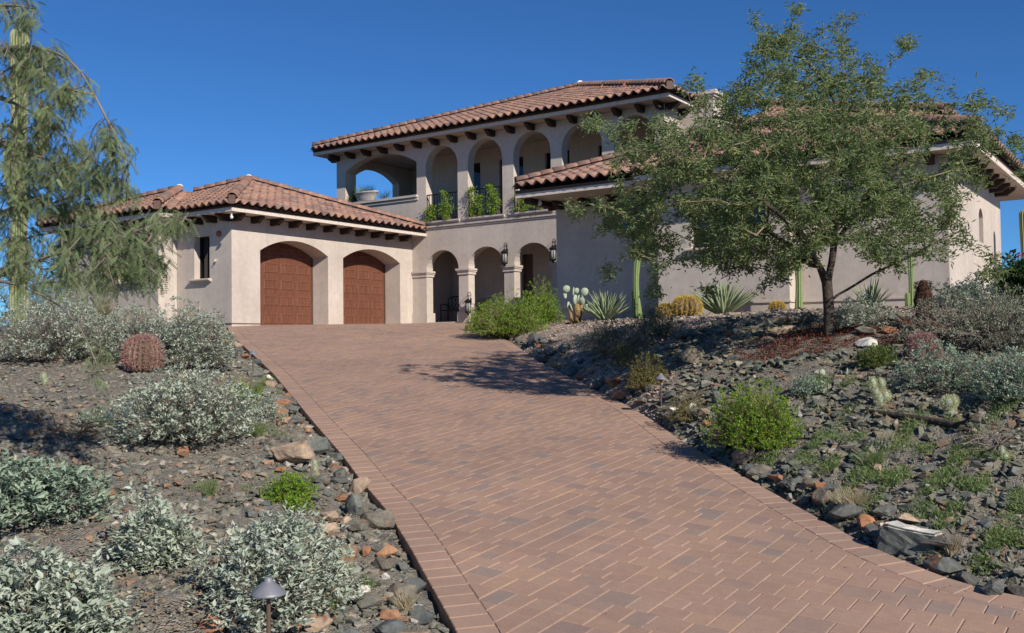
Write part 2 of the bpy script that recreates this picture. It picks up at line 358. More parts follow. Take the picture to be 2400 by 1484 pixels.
# ================================================================== HOUSE FRAME
ANG = math.radians(34.58478); CA, SA = math.cos(ANG), math.sin(ANG)
ZC = 2.25                                                       # heights below are relative to the eye
def uv2w(u, v, z=0.0): return (u*CA+v*SA, -u*SA+v*CA, z+ZC)
def w2uv(x, y): return (x*CA-y*SA, x*SA+y*CA)

# ================================================================== DRIVEWAY
def edge_offset(E, off):
    """polyline offset to its right by off"""
    P = np.array(E, float); T = np.gradient(P, axis=0); T /= np.linalg.norm(T, axis=1)[:, None]
    return P+np.stack([T[:,1], -T[:,0]], 1)*off
def resample(P, step):
    P = np.array(P, float); L = np.concatenate([[0], np.cumsum(np.linalg.norm(np.diff(P, axis=0), axis=1))])
    # smooth with Catmull-like interpolation through dense linear + moving average
    s = np.arange(0, L[-1], .05); Q = np.stack([np.interp(s, L, P[:,0]), np.interp(s, L, P[:,1])], 1)
    k = 9; pad = np.concatenate([np.repeat(Q[:1], k//2, 0), Q, np.repeat(Q[-1:], k//2, 0)]); Q = np.stack([np.convolve(pad[:,i], np.ones(k)/k, 'valid') for i in (0,1)], 1)
    L = np.concatenate([[0], np.cumsum(np.linalg.norm(np.diff(Q, axis=0), axis=1))]); s = np.arange(0, L[-1], step)
    return np.stack([np.interp(s, L, Q[:,0]), np.interp(s, L, Q[:,1])], 1)
drive = empty('driveway', (0.8, 10, 1.05)); tag(drive, kind='structure')
DO = (0.8, 10, 1.05)
BW = .232
Lp, Rp = resample(LE, .182), resample(RE, .182)
Li = edge_offset(Lp, BW+.006); Ri = edge_offset(Rp, -(BW+.006))
# bedding sheet that shows as the sandy joints
yy = np.arange(1.0, 34.4, .2); V = []; Fq = []
for y in yy:
    a, b = XL(y)+.01, XR(y)-.01; zt = float(zdrive(y))-.0065
    for k in range(9): V.append((a+(b-a)*k/8, y, zt))
for i in range(len(yy)-1):
    for k in range(8):
        q = i*9+k; Fq.append((q, q+1, q+10, q+9))
# skirts: the concrete edging seen beside the bricks
b0 = len(V)
for y in yy: V += [(XL(y)+.01, y, float(zdrive(y))-.0065), (XL(y)-.0, y, float(zdrive(y))-.15)]
for i in range(len(yy)-1): q = b0+2*i; Fq.append((q, q+2, q+3, q+1))
b0 = len(V)
for y in yy: V += [(XR(y)-.01, y, float(zdrive(y))-.0065), (XR(y)+.0, y, float(zdrive(y))-.15)]
for i in range(len(yy)-1): q = b0+2*i; Fq.append((q+1, q+3, q+2, q))
V = np.array(V)-np.array(DO)
link('bedding', np_mesh('bedding', V, np.array(Fq), M_SAND), drive)

def brick(poly, tilt=0.0, ch=.0055, th=.055, dz=0.0):
    """convex plan polygon (list of xy) -> chamfered paver verts, faces on the drive surface"""
    P = np.array(poly); n = len(P); c = P.mean(0)
    A = .5*abs(np.sum(P[:,0]*np.roll(P[:,1], -1)-P[:,1]*np.roll(P[:,0], -1)))
    if A < .0012: return None
    ins = []
    for k in range(n):                                          # inset corner by ch
        p, q, r = P[k-1], P[k], P[(k+1) % n]; e1 = (q-p)/(np.linalg.norm(q-p)+1e-9); e2 = (r-q)/(np.linalg.norm(r-q)+1e-9)
        n1 = np.array([-e1[1], e1[0]]); n2 = np.array([-e2[1], e2[0]]); bb = n1+n2; den = max(.25, 1+float(n1@n2)); ins.append(q+bb*ch/den)
    ins = np.array(ins)
    if A < .004: ins = P+(c-P)*.12
    def zz(p): return zdrive(p[:,1])
    top = np.column_stack([ins, zz(ins)+dz+tilt*(ins[:,0]-c[0])]); mid = np.column_stack([P, zz(P)-ch*.8+dz+tilt*(P[:,0]-c[0])])
    bot = np.column_stack([P, zz(P)-th])
    V = np.concatenate([top, mid, bot]); F = [tuple(range(n))]
    for k in range(n):
        k2 = (k+1) % n; F.append((n+k, n+k2, k2, k)); F.append((2*n+k, 2*n+k2, n+k2, n+k))
    return V, F
def clip_half(poly, p, nrm):
    out = []
    for i in range(len(poly)):
        a, b = poly[i], poly[(i+1) % len(poly)]; da = (a[0]-p[0])*nrm[0]+(a[1]-p[1])*nrm[1]; db = (b[0]-p[0])*nrm[0]+(b[1]-p[1])*nrm[1]
        if da >= 0: out.append(a)
        if da*db < 0: t = da/(da-db); out.append((a[0]+(b[0]-a[0])*t, a[1]+(b[1]-a[1])*t))
    # drop near duplicates
    res = []
    for q in out:
        if not res or math.hypot(q[0]-res[-1][0], q[1]-res[-1][1]) > .004: res.append(q)
    if len(res) > 1 and math.hypot(res[0][0]-res[-1][0], res[0][1]-res[-1][1]) < .004: res.pop()
    return res
bricks = []                                                    # (kind, V, F)
def border(Po, Pi):
    for i in range(len(Po)-1):
        a, b, c, d = Po[i], Pi[i], Pi[i+1], Po[i+1]
        if not (3.4 < a[1] < 28.3): continue
        t = (d-a)/np.linalg.norm(d-a)*.0035; q = [tuple(a+t), tuple(b+t), tuple(c-t), tuple(d-t)]
        ar = sum(q[k][0]*q[(k+1)%4][1]-q[(k+1)%4][0]*q[k][1] for k in range(4))
        if ar < 0: q = q[::-1]
        r = brick(q, dz=random.uniform(-.0012, .0012), tilt=random.uniform(-.006, .006))
        if r: bricks.append(('border_brick', r, (a+c)/2))
border(Lp, Li); border(Rp, Ri)
# field: modular pavers laid on the same axes as the house walls
UNIT = .0765; G = .0028
cells = {}
u0, u1, v0, v1 = -26.5, 6.5, 3.0, 29.5
nu, nv = int((u1-u0)/UNIT), int((v1-v0)/UNIT)
occ = np.zeros((nu, nv), bool)
uu, vv = np.meshgrid(u0+(np.arange(nu)+.5)*UNIT, v0+(np.arange(nv)+.5)*UNIT, indexing='ij')
wx, wy = uu*CA+vv*SA, -uu*SA+vv*CA
liy, lix = Li[:,1], Li[:,0]; riy, rix = Ri[:,1], Ri[:,0]
def xli(y): return np.interp(y, liy, lix)
def xri(y): o = np.argsort(riy); return np.interp(y, riy[o], rix[o])
need = (wx > xli(wy)-.25) & (wx < xri(wy)+.25) & (wy > 3.3) & (wy < 33.6)
# beyond the side borders the apron runs to the garage front and the portico
need &= ~((uu < -22.3)) & ~(vv > 26.3)
rr_ = random.Random(3)
level = [0]*nu; piece = [None]*nu; rects = []                   # lay the pavers course by course, always in the lowest gap
PAIRS = [(2,2,.9),(2,3,1.2),(3,2,1.3),(3,3,.45)]
while True:
    lo_ = min(level)
    if lo_ >= nv-4: break
    i = level.index(lo_); e = i
    while e < nu and level[e] == lo_: e += 1
    run = e-i; left = level[i-1] if i > 0 else None; right = level[e] if e < nu else None; best = None
    for w_, h_, wt in PAIRS:
        if w_ > run or run-w_ == 1: continue
        sc = rr_.random()*wt
        if piece[i] == (i, w_): sc -= .9                        # no ladders
        if left is not None and lo_+h_ == left: sc += .30
        if w_ == run and right is not None and lo_+h_ == right: sc += .45
        if best is None or sc > best[0]: best = (sc, w_, h_)
    if best is None: best = (0, min(run, 2), 2)
    _, w_, h_ = best
    for k in range(i, i+w_): level[k] = lo_+h_; piece[k] = (i, w_)
    mid_i, mid_j = min(nu-1, i+w_//2), min(nv-1, lo_+h_//2)
    if need[mid_i, mid_j]: rects.append((i, lo_, w_, h_))
for (i, j, a, b) in rects:
    ua, ub, va, vb = u0+i*UNIT+G, u0+(i+a)*UNIT-G, v0+j*UNIT+G*.6, v0+(j+b)*UNIT-G*.6
    poly = [(p*CA+q*SA, -p*SA+q*CA) for p, q in ((ua, va), (ub, va), (ub, vb), (ua, vb))]
    c = np.mean(poly, axis=0)
    if c[1] < 3.4: continue
    for E_, sgn in ((Li, 1), (Ri, -1)):
        d2 = (E_[:,0]-c[0])**2+(E_[:,1]-c[1])**2; k = int(np.argmin(d2))
        if d2[k] > .35**2: continue
        k0, k1 = max(0, k-1), min(len(E_)-1, k+1); t = E_[k1]-E_[k0]; t = t/np.linalg.norm(t); nr = np.array([t[1], -t[0]])*sgn
        poly = clip_half(poly, E_[k]+nr*.003, nr)
        if len(poly) < 3: break
    if len(poly) < 3: continue
    if not (float(xli(c[1]))-.12 < c[0] < float(xri(c[1]))+.12) : continue
    r = brick(poly, tilt=random.uniform(-.008, .008), dz=random.uniform(-.0015, .0015))
    if r: bricks.append(('paver', r, c))
def dist_cam(c): return math.hypot(c[0], c[1])
def seen(c):
    return c[1] > 4.3 and abs(c[0])/c[1] < .54
for kind, limit, bulk in (('border_brick', 300, 'far_border_bricks'), ('paver', 300, 'paver_field')):
    bl = [b for b in bricks if b[0] == kind]
    bl.sort(key=lambda b: (not seen(b[2]), dist_cam(b[2])))
    for k, (_, (V, F), c) in enumerate(bl[:limit]):
        o3 = np.array([c[0], c[1], float(zdrive(c[1]))]); mb = MB(); mb.cur = random.random(); m_use = M_BORDER if kind == 'border_brick' else M_PAVER
        mb.add(V-o3, F); me = mb.mesh(kind, m_use, fixn=False); link(kind, me, drive, loc=o3-np.array(DO))
    rest = bl[limit:]
    if rest:
        mb = MB()
        for _, (V, F), c in rest: mb.cur = random.random(); mb.add(V-np.array(DO), F)
        o = link(bulk, mb.mesh(bulk, M_BORDER if kind == 'border_brick' else M_PAVER, fixn=False), drive); tag(o, kind='stuff')
# ================================================================== HOUSE
HU, HV, HZ = -14.0, 24.0, 0.85
house = empty('house', uv2w(HU, HV, HZ), -ANG)
tag(house, 'large two-storey beige stucco house with red tile roofs, arched loggia and twin garage doors', 'house')
HO = (HU, HV, HZ)
def hb(mb, name, material, parent=None, smooth=False):
    o = mb.build(name, material, parent or house, smooth, off=HO); return o
def arc_pts(s0, s1, zs, za, n=16):
    """points along a segmental / semi-elliptic arch from s1 back to s0 (right to left)"""
    hw = (s1-s0)/2; c = (s0+s1)/2; rise = za-zs
    if rise >= hw*.85: return [(c+hw*math.cos(PI*k/n), zs+rise*math.sin(PI*k/n)) for k in range(n+1)]
    R = (hw*hw+rise*rise)/(2*rise); zc = za-R; a0 = math.asin(hw/R)
    return [(c+R*math.sin(a0-2*a0*k/n), zc+R*math.cos(a0-2*a0*k/n)) for k in range(n+1)]
def opening(s0, s1, zb, zs, za, n=16): return [(s0, zb), (s1, zb)]+arc_pts(s0, s1, zs, za, n)
def rect(s0, s1, z0, z1): return [(s0, z0), (s1, z0), (s1, z1), (s0, z1)]
def plate(plane, c, t, outer, holes=()):
    """wall slab: plane 'v' (faces -v at v=c, grows to +v by t) or 'u' (faces +u at u=c, grows to -u by t)"""
    loops = [outer]+list(holes); flat = [p for l in loops for p in l]
    tris = tessellate_polygon([[Vector((p[0], p[1], 0)) for p in l] for l in loops])
    mb = MB()
    def P(p, d): return (p[0], c+d, p[1]) if plane == 'v' else (c-d, p[0], p[1])
    mb.add([P(p, 0) for p in flat], [tuple(t_) for t_ in tris]); mb.add([P(p, t) for p in flat], [tuple(reversed(t_)) for t_ in tris])
    for l in loops:
        n = len(l); mb.add([P(p, 0) for p in l]+[P(p, t) for p in l], [(i, (i+1) % n, n+(i+1) % n, n+i) for i in range(n)])
    return mb
def wall(plane, c, t, outer, holes=(), mat_=None):
    mb = plate(plane, c, t, outer, holes)
    me = mb
    me.v = [(x-HU, y-HV, z-HZ) for x, y, z in me.v]
    mesh = bpy.data.meshes.new('wall'); mesh.from_pydata(me.v, [], me.f)
    bm = bmesh.new(); bm.from_mesh(mesh); bmesh.ops.remove_doubles(bm, verts=bm.verts, dist=1e-4); bmesh.ops.recalc_face_normals(bm, faces=bm.faces); bm.to_mesh(mesh); bm.free()
    mesh.materials.append(mat_ or M_STUCCO); return link('wall', mesh, house)
GB = .60                                                        # bottom of walls (below the finished ground)
# ---- garage front (faces +u) with two arched door openings
UG = -22.27
wall('u', UG, .30, rect(18.48, 26.288, GB-.6, 3.80), [opening(19.51, 22.24, .70, 2.879, 3.257), opening(22.90, 25.63, .70, 2.879, 3.257)])
# deep reveals behind the openings
for a, b in ((19.51, 22.24), (22.90, 25.63)):
    prof = [(b, .70)]+arc_pts(a, b, 2.879, 3.257)+[(a, .70)]
    mb = MB(); n = len(prof); k = .002
    V = [(UG-.30, s, z) for s, z in prof]+[(UG-.72, s, z) for s, z in prof]
    mb.add(V, [(i, i+1, n+i+1, n+i) for i in range(n-1)]); hb(mb, 'door_reveal', M_STUCCO)
# ---- garage doors
def garage_door(a, b):
    mb = MB(); u = UG-.70
    for r in range(5):
        z0 = .705+.505*r-.06*(r > 0); z0 = .705 if r == 0 else .945+.505*(r-1)-.0
        z1 = .945+.505*r-.004
        mb.box((u-.05, a-.12, z0), (u, b+.12, z1))
    mb.box((u-.06, a-.12, .705), (u-.012, b+.12, 3.3))
    root = hb(mb, 'garage_door', M_WOOD)
    cols = [19.51+.325+.66*k-19.51 for k in range(4)]
    zr = [(.79, 1.10), (1.33, 1.635), (1.82, 2.13), (2.31, 2.63), (2.80, 3.12)]
    for z0, z1 in zr:
        for c0 in cols:
            s0, s1 = a+c0-.275+.04, a+c0+.275+.04
            m2 = MB(); e = .03; d = .016
            # moulded frame: raised rim, sunk field
            o_ = [(s0, z0), (s1, z0), (s1, z1), (s0, z1)]; i1 = [(s0+e, z0+e), (s1-e, z0+e), (s1-e, z1-e), (s0+e, z1-e)]; i2 = [(s0+2*e, z0+2*e), (s1-2*e, z0+2*e), (s1-2*e, z1-2*e), (s0+2*e, z1-2*e)]
            V = [(u+.001, s, z) for s, z in o_]+[(u+d, s, z) for s, z in i1]+[(u+.004, s, z) for s, z in i2]+[(u-.01, s, z) for s, z in o_]
            F = [(k, (k+1) % 4, 4+(k+1) % 4, 4+k) for k in range(4)]+[(4+k, 4+(k+1) % 4, 8+(k+1) % 4, 8+k) for k in range(4)]+[(8, 9, 10, 11)]+[(12+k, 12+(k+1) % 4, (k+1) % 4, k) for k in range(4)]
            m2.add(V, F); m2.v = [(x-HU, y-HV, z-HZ) for x, y, z in m2.v]; link('door_panel', m2.mesh('door_panel', M_WOOD), root)
    return root
garage_door(19.51, 22.24); garage_door(22.90, 25.63)
for a, b in ((19.51, 22.24), (22.90, 25.63)):                   # dark side seals
    mb = MB(); mb.box((UG-.698, b-.035, .705), (UG-.66, b-.004, 2.86)); hb(mb, 'door_seal', M_BROWNTRIM)
# ---- garage side wall (faces -v), small window
def window(plane, c, s0, s1, z0, z1, depth=.22, mull=1, bars=0):
    root = MB(); fr = .045
    def bx(a, b, za, zb, d0, d1):
        if plane == 'v': root.box((a, c+d0, za), (b, c+d1, zb))
        else: root.box((c-d0, a, za), (c-d1, b, zb))
    bx(s0, s1, z0, z0+fr, depth-.04, depth+.02); bx(s0, s1, z1-fr, z1, depth-.04, depth+.02)
    bx(s0, s0+fr, z0+fr, z1-fr, depth-.04, depth+.02); bx(s1-fr, s1, z0+fr, z1-fr, depth-.04, depth+.02)
    for k in range(1, mull+1):
        q = s0+(s1-s0)*k/(mull+1); bx(q-.015, q+.015, z0+fr, z1-fr, depth-.03, depth+.012)
    for k in range(1, bars+1):
        q = z0+(z1-z0)*k/(bars+1); bx(s0+fr, s1-fr, q-.01, q+.01, depth-.028, depth+.010)
    w = hb(root, 'window', M_IRON)
    gmb = MB(); 
    if plane == 'v': gmb.box((s0+.01, c+depth+.021, z0+.01), (s1-.01, c+depth+.04, z1-.01))
    else: gmb.box((c-depth-.021, s0+.01, z0+.01), (c-depth-.04, s1-.01, z1-.01))
    hb(gmb, 'pane', M_GLASS, w)
    return w
def sill(plane, c, s0, s1, z, proj=.11, h=.09):
    mb = MB()
    prof = [(0, 0), (proj, 0), (proj+.02, -.015), (proj+.02, -.045), (proj-.01, -.055), (proj*.35, -h), (0, -h)]
    poly = [(-p, q+z) for p, q in prof]
    if plane == 'v': mb.prism([(c+p, q) for p, q in poly], 0, s0, s1)
    else: mb.prism([(c-p, q) for p, q in poly], 1, s0, s1)
    hb(mb, 'window_sill', M_STUCCO)
wall('v', 18.48, .30, rect(-24.688, UG-.302, GB-.6, 3.80), [rect(-23.90, -23.22, 2.06, 3.30)])
mb = MB()                                                       # left and top reveal deeper
window('v', 18.48, -23.90, -23.22, 2.06, 3.30, depth=.24, mull=1, bars=0); sill('v', 18.48, -24.02, -23.12, 2.06)
# ---- left wing
wall('u', -24.69, .30, rect(17.84, 18.478, GB-.6, 3.80))
wall('v', 17.84, .30, rect(-29.2, -24.992, GB-.6, 3.80), [rect(-26.75, -25.52, 2.06, 3.36)])
window('v', 17.84, -26.75, -25.52, 2.06, 3.36, depth=.2, mull=1, bars=1); sill('v', 17.84, -26.87, -25.42, 2.06)
wall('u', -28.9, .30, rect(18.142, 25.9, GB-.6, 3.80))
wall('v', 25.6, .30, rect(-28.898, -25.9, GB-.6, 3.80))
# ---- main front: arcade below, loggia above
VL = 26.29
up = [(-21.64, -20.27), (-19.84, -18.44), (-18.00, -16.58), (-16.17, -14.74), (-14.33, -12.98)]
lo = [(-21.65, -20.26), (-19.86, -18.41), (-18.02, -16.57)]
holes = [opening(-25.43, -22.05, 5.28, 6.42, 6.90, 22)]+[opening(a, b, 4.30, 6.15, 6.85) for a, b in up]+[opening(a, b, .87, 2.63, 3.30) for a, b in lo]
wall('v', VL, .34, rect(-25.86, -12.65, -.2, 7.05), holes)
# ---- left end wall of the loggia with its arch, back and inner walls
wall('u', -25.52, .34, rect(26.632, 30.5, 3.6, 7.05), [opening(26.95, 29.36, 5.20, 6.42, 6.80, 18)])
wall('u', -12.65, .34, rect(26.632, 33.5, 3.0, 7.05))
dz = [(-21.92, -20.95, 6.6), (-20.12, -19.1, 6.6), (-18.2, -17.23, 6.6), (-16.12, -15.25, 6.6), (-14.45, -13.55, 6.6)]
VB = 28.5
wall('v', VB, .25, rect(-23.3, -12.992, .6, 7.05), [rect(a, b, 4.25, z) for a, b, z in dz]+[rect(-17.9, -16.95, .87, 3.2), rect(-19.2, -18.75, .87, 3.2)])
wall('v', 30.2, .3, rect(-25.518, -23.3, 3.6, 7.05)); wall('u', -23.3, .2, rect(28.5, 30.198, 3.6, 7.05))
for a, b, z in dz:
    mb = MB(); c = VB+.12; mb.box((a, c, 4.25), (a+.06, c+.05, z)); mb.box((b-.06, c, 4.25), (b, c+.05, z)); mb.box((a+.06, c, z-.08), (b-.06, c+.05, z)); mb.box(((a+b)/2-.03, c+.004, 4.25), ((a+b)/2+.03, c+.046, z-.08))
    w = hb(mb, 'balcony_door', M_IRON); g2 = MB(); g2.box((a, c+.051, 4.25), (b, c+.07, z)); hb(g2, 'pane', M_GLASS, w)
for a, b in ((-17.9, -16.95), (-19.2, -18.75)):
    mb = MB(); mb.box((a, VB+.12, .87), (b, VB+.17, 3.2)); hb(mb, 'entry_door', M_BROWNTRIM)
mb = MB(); mb.box((-25.5, VL+.345, 4.05), (-12.995, 30.19, 4.28)); hb(mb, 'balcony_floor', M_STUCCO)
mb = MB(); mb.box((-25.5, VL+.345, 7.06), (-12.995, 30.19, 7.12)); hb(mb, 'ceiling', M_STUCCO)
mb = MB(); mb.box((-22.568, VL-.02, .55), (-12.0, VB, .868)); hb(mb, 'portico_floor', M_STUCCO)
wall('u', -22.27, .29, rect(26.634, 28.498, .6, 4.04)); wall('u', -15.9, .25, rect(26.634, 28.498, .6, 4.04))
# ---- mouldings on the arcade
def band(s0, s1, z0, z1, p0, name='string_course', c=VL, ends=True, prof=None):
    mb = MB(); mb.box((s0, c-p0, z0), (s1, c-.002, z1)); hb(mb, name, M_STUCCO)
band(-21.9, -13.99, 4.09, 4.145, .06); band(-21.9, -13.99, 4.035, 4.075, .03)
for (a, b) in up:
    mb = MB(); mb.box((a-.10, VL-.09, 4.21), (b+.10, VL+.34, 4.296)); mb.box((a-.12, VL-.11, 4.245), (b+.12, VL-.09, 4.296)); hb(mb, 'balcony_sill', M_STUCCO)
mb = MB(); mb.box((-25.55, VL-.09, 5.20), (-22.0, VL+.34, 5.278)); mb.box((-25.58, VL-.045, 5.10), (-21.98, VL-.002, 5.16)); hb(mb, 'balcony_sill', M_STUCCO)
for (a, b) in ((-22.268, -21.65), (-20.26, -19.86), (-18.41, -18.02), (-16.57, -15.9)):
    mb = MB(); e = 0
    for z0, z1, p in ((2.43, 2.52, .035), (2.52, 2.565, .06), (2.565, 2.63, .085)):
        mb.box((a-(p if a > -22.2 else 0), VL-p, z0), (b+p, VL+.34+p, z1))
    hb(mb, 'column_cap', M_STUCCO)
    mb = MB(); p = .05; mb.box((a-(p if a > -22.2 else -.001), VL-p, .6), (b+p, VL+.34+p, 1.19)); hb(mb, 'column_base', M_STUCCO)
# ---- railings of the upper arches
for a, b in up:
    mb = MB(); y = VL+.02; mb.box((a+.01, y, 5.20), (b-.01, y+.03, 5.235)); mb.box((a+.01, y, 4.36), (b-.01, y+.03, 4.385))
    mb.box((a+.005, y, 4.30), (a+.03, y+.03, 5.2))
    r = hb(mb, 'railing', M_IRON)
    n = 12
    bar = MB(); bar.box((-.008, -.008, 0), (.008, .008, .83)); bm_ = bar.mesh('bar', M_IRON)
    for k in range(1, n): link('bar', bm_, r, loc=(a+(b-a)*k/n-HU, y+.015-HV, 4.375-HZ))
# ---- right wing walls
V1, V2, V3 = 22.40, 21.10, 21.55
U1, U2, U3, U4 = -13.98, -10.38, -7.25, -4.11
wall('v', V1, .3, rect(U1, U2-.002, GB-.8, 3.80), [rect(-12.57, -11.3, 2.97, 3.66)])
window('v', V1, -12.57, -11.3, 2.97, 3.66, depth=.2, mull=0)
wall('u', U1+.3, .3, rect(V1+.302, VL-.002, GB-.8, 3.80))
wall('v', V2, .3, rect(U2, U3-.302, GB-.8, 3.80), [rect(-9.53, -7.75, 2.20, 3.1)])
window('v', V2, -9.53, -7.75, 2.20, 3.1, depth=.2, mull=1); sill('v', V2, -9.66, -7.62, 2.20)
wall('u', U2+.3, .3, rect(V2+.302, V1, GB-.8, 3.80)); wall('u', U3, .3, rect(V2, V3, GB-.8, 3.80))
wall('v', V3, .3, rect(U3-.0, U4-.302, GB-.8, 3.80)); wall('u', U4, .3, rect(V3, 28.1, GB-.8, 3.80), [opening(25.0, 25.55, 2.3, 2.9, 3.1)])
wall('v', 27.9, .3, rect(-12, U4-.302, GB-.8, 3.80))
mb = MB(); mb.box((U4-.25, 25.0, 2.3), (U4-.2, 25.55, 3.1)); hb(mb, 'window', M_GLASS)
for (p, c, s0, s1) in (('v', V1, U1, U2-.003), ('v', V2, U2, U3-.002), ('v', V3, U3, U4-.002), ('u', U3, V2, V3-.032), ('u', U4, V3, 28.1)):   # weep screed: the wall ends in a drip edge over the stem wall
    mb = MB()
    if p == 'v': mb.box((s0, c-.03, .90), (s1, c-.001, .935))
    else: mb.box((c+.001, s0-.03, .90), (c+.03, s1, .935))
    hb(mb, 'drip_edge', M_STUCCO)
mb = MB(); mb.box((UG+.001, 18.45, .745), (UG+.02, 19.50, .765)); mb.box((-24.0, 18.455, .745), (UG+.02, 18.479, .765)); hb(mb, 'drip_edge', M_BROWNTRIM)
# upper block behind the tree
wall('v', 27.6, .3, rect(-12.3, -5.9, 3.9, 5.62)); wall('u', -5.598, .3, rect(27.6, 34, 3.9, 5.62))

# ---- eaves: fascia, soffit, corbels
def corbel_mesh():
    mb = MB(); L = .46
    poly = [(0, 0), (0, -.185), (L-.17, -.185), (L-.155, -.15), (L-.12, -.135), (L-.07, -.10), (L, -.05), (L, 0)]
    mb.prism(poly, 0, -.065, .065); return mb.mesh('corbel', M_TIMBER)         # extends along +y
CORB = corbel_mesh()
def corbel(u, v, z, ang):                                       # ang: direction it points, 0 = +v
    link('corbel', CORB, house, loc=(u-HU, v-HV, z-HZ), rot=(0, 0, ang))
def eave_v(v, s0, s1, z, wallv=None, trim=.085, fas=.11):           # fascia facing -v
    mb = MB(); mb.box((s0, v, z), (s1, v+.03, z+fas)); hb(mb, 'fascia', M_FASCIA)
    mb = MB(); mb.box((s0, v+.006, z+fas), (s1, v+.035, z+fas+trim)); hb(mb, 'eave_board', M_BROWNTRIM)
def eave_u(u, s0, s1, z, trim=.085, fas=.11, sg=1):
    mb = MB(); mb.box((u, s0, z), (u-.03*sg, s1, z+fas)); hb(mb, 'fascia', M_FASCIA)
    mb = MB(); mb.box((u-.006*sg, s0, z+fas), (u-.035*sg, s1, z+fas+trim)); hb(mb, 'eave_board', M_BROWNTRIM)
def soffit(poly, z):
    mb = MB(); n = len(poly); mb.prism(poly, 2, z, z+.02); hb(mb, 'soffit', M_STUCCO)
# garage
zg = 3.81
eave_u(-21.63, 17.97, VL-.004, zg); eave_v(17.97, -24.02, -21.66, zg); eave_u(-24.05, 17.35, 17.968, zg); eave_v(17.35, -30.05, -24.082, zg)
eave_u(-30.08, 17.35, 26.0, zg, sg=-1)
soffit([(-30.05, 17.38), (-24.08, 17.38), (-24.08, 18.0), (-21.66, 18.0), (-21.66, VL-.004), (-30.05, 26.2)], zg+.01)
for v in (19.23, 19.95, 20.67, 21.38, 22.10, 22.83, 23.53, 24.26, 24.97, 25.68): corbel(UG, v, zg, -PI/2)
corbel(UG, 18.53, zg, -PI/2)
for u in (-22.35, -22.95, -23.55, -24.15): corbel(u, 18.48, zg, PI)
for u in (-24.9, -25.6, -26.3, -27.0, -27.7, -28.4, -29.0): corbel(u, 17.84, zg, PI)
# loggia
zl = 7.045
eave_v(25.62, -26.38, -12.16, zl); eave_u(-12.16, 25.655, 39, zl); eave_u(-26.38, 25.65, 39, zl, sg=-1)
soffit([(-26.35, 25.65), (-12.19, 25.65), (-12.19, 39), (-12.9, 39), (-12.9, 26.5), (-25.6, 26.5), (-25.6, 39), (-26.35, 39)], zl+.012)
for k in range(17): corbel(-25.75+.7765*k*1.0, VL, zl, PI)
corbel(-12.72, VL-.001, zl, PI)
corbel(-12.65, 26.4, zl, -PI/2)
for k in range(6): corbel(-12.65, 27.3+.8*k, zl, -PI/2)
corbel(-25.86, 26.36, zl, PI/2)
for k in range(5): corbel(-25.86, 27.2+.8*k, zl, PI/2)
# right wing
zr_ = 3.80
eave_v(21.12-.15, -14.28, U2-.3, zr_); eave_v(20.5, U2-.3, U3+.2, zr_); eave_u(U3+.2, 20.5, 20.968, zr_); eave_u(U2-.3, 20.5, 20.966, zr_, sg=-1); eave_v(20.97, U3+.204, -3.5, zr_); eave_u(-3.47, 20.97, 29.9, zr_); eave_u(-14.31, 20.97, 26.2, zr_, sg=-1)
soffit([(-14.28, 21.0), (U2-.28, 21.0), (U2-.28, 20.53), (U3+.17, 20.53), (U3+.17, 21.0), (-3.5, 21.0), (-3.5, 29.9), (-14.28, 29.9)][:8], zr_+.012)
for k in range(5): corbel(-13.78+.8*k, V1, zr_, PI); 
mb = MB(); mb.box((-14.26, 22.44, zr_-.16), (-14.0, 22.6, zr_)); mb.box((-14.26, 25.2, zr_-.16), (-14.0, 25.4, zr_)); mb.box((-14.26, 23.8, zr_-.16), (-14.0, 23.96, zr_)); mb.box((-14.20, 21.2, zr_-.12), (-13.98, 26.1, zr_-.001)); hb(mb, 'eave_beam', M_TIMBER)
for k in range(8): corbel(U4, V3+.2+.8*k, zr_, -PI/2)
for k in range(4): corbel(-6.8+.8*k, V3, zr_, PI)

# ---- roofs
def tile_template():
    n = 9; W = .30; L = .42
    xs = [W*k/n for k in range(n+1)]; zs = [.054*(1-math.cos(2*PI*(x/W)))+.004 for x in xs]
    V = []; F = []
    for j, (y, dz) in enumerate(((0, .042), (L, .004))):
        for x, z in zip(xs, zs): V.append((x-W/2, y, z+dz))
    for k in range(n): F.append((k, k+1, n+1+k+1, n+1+k))
    b = len(V)
    for x, z in zip(xs, zs): V.append((x-W/2, .0, z+.042-.030))
    for k in range(n): F.append((b+k, b+k+1, k+1, k))
    b2 = len(V)
    for x, z in zip(xs, zs): V.append((x-W/2, L*.5, z+.022-.026))
    for k in range(n): F.append((b2+k, b2+k+1, b+k+1, b+k))
    return np.array(V), F
TV, TF = tile_template()
_mb = MB(); _mb.add(TV, TF); TILE = _mb.mesh('tile', M_TILE, smooth=False, fixn=False)
for p in TILE.polygons: p.use_smooth = True
TILE_LIST = []; RIDGE_LIST = []; BEDS = []
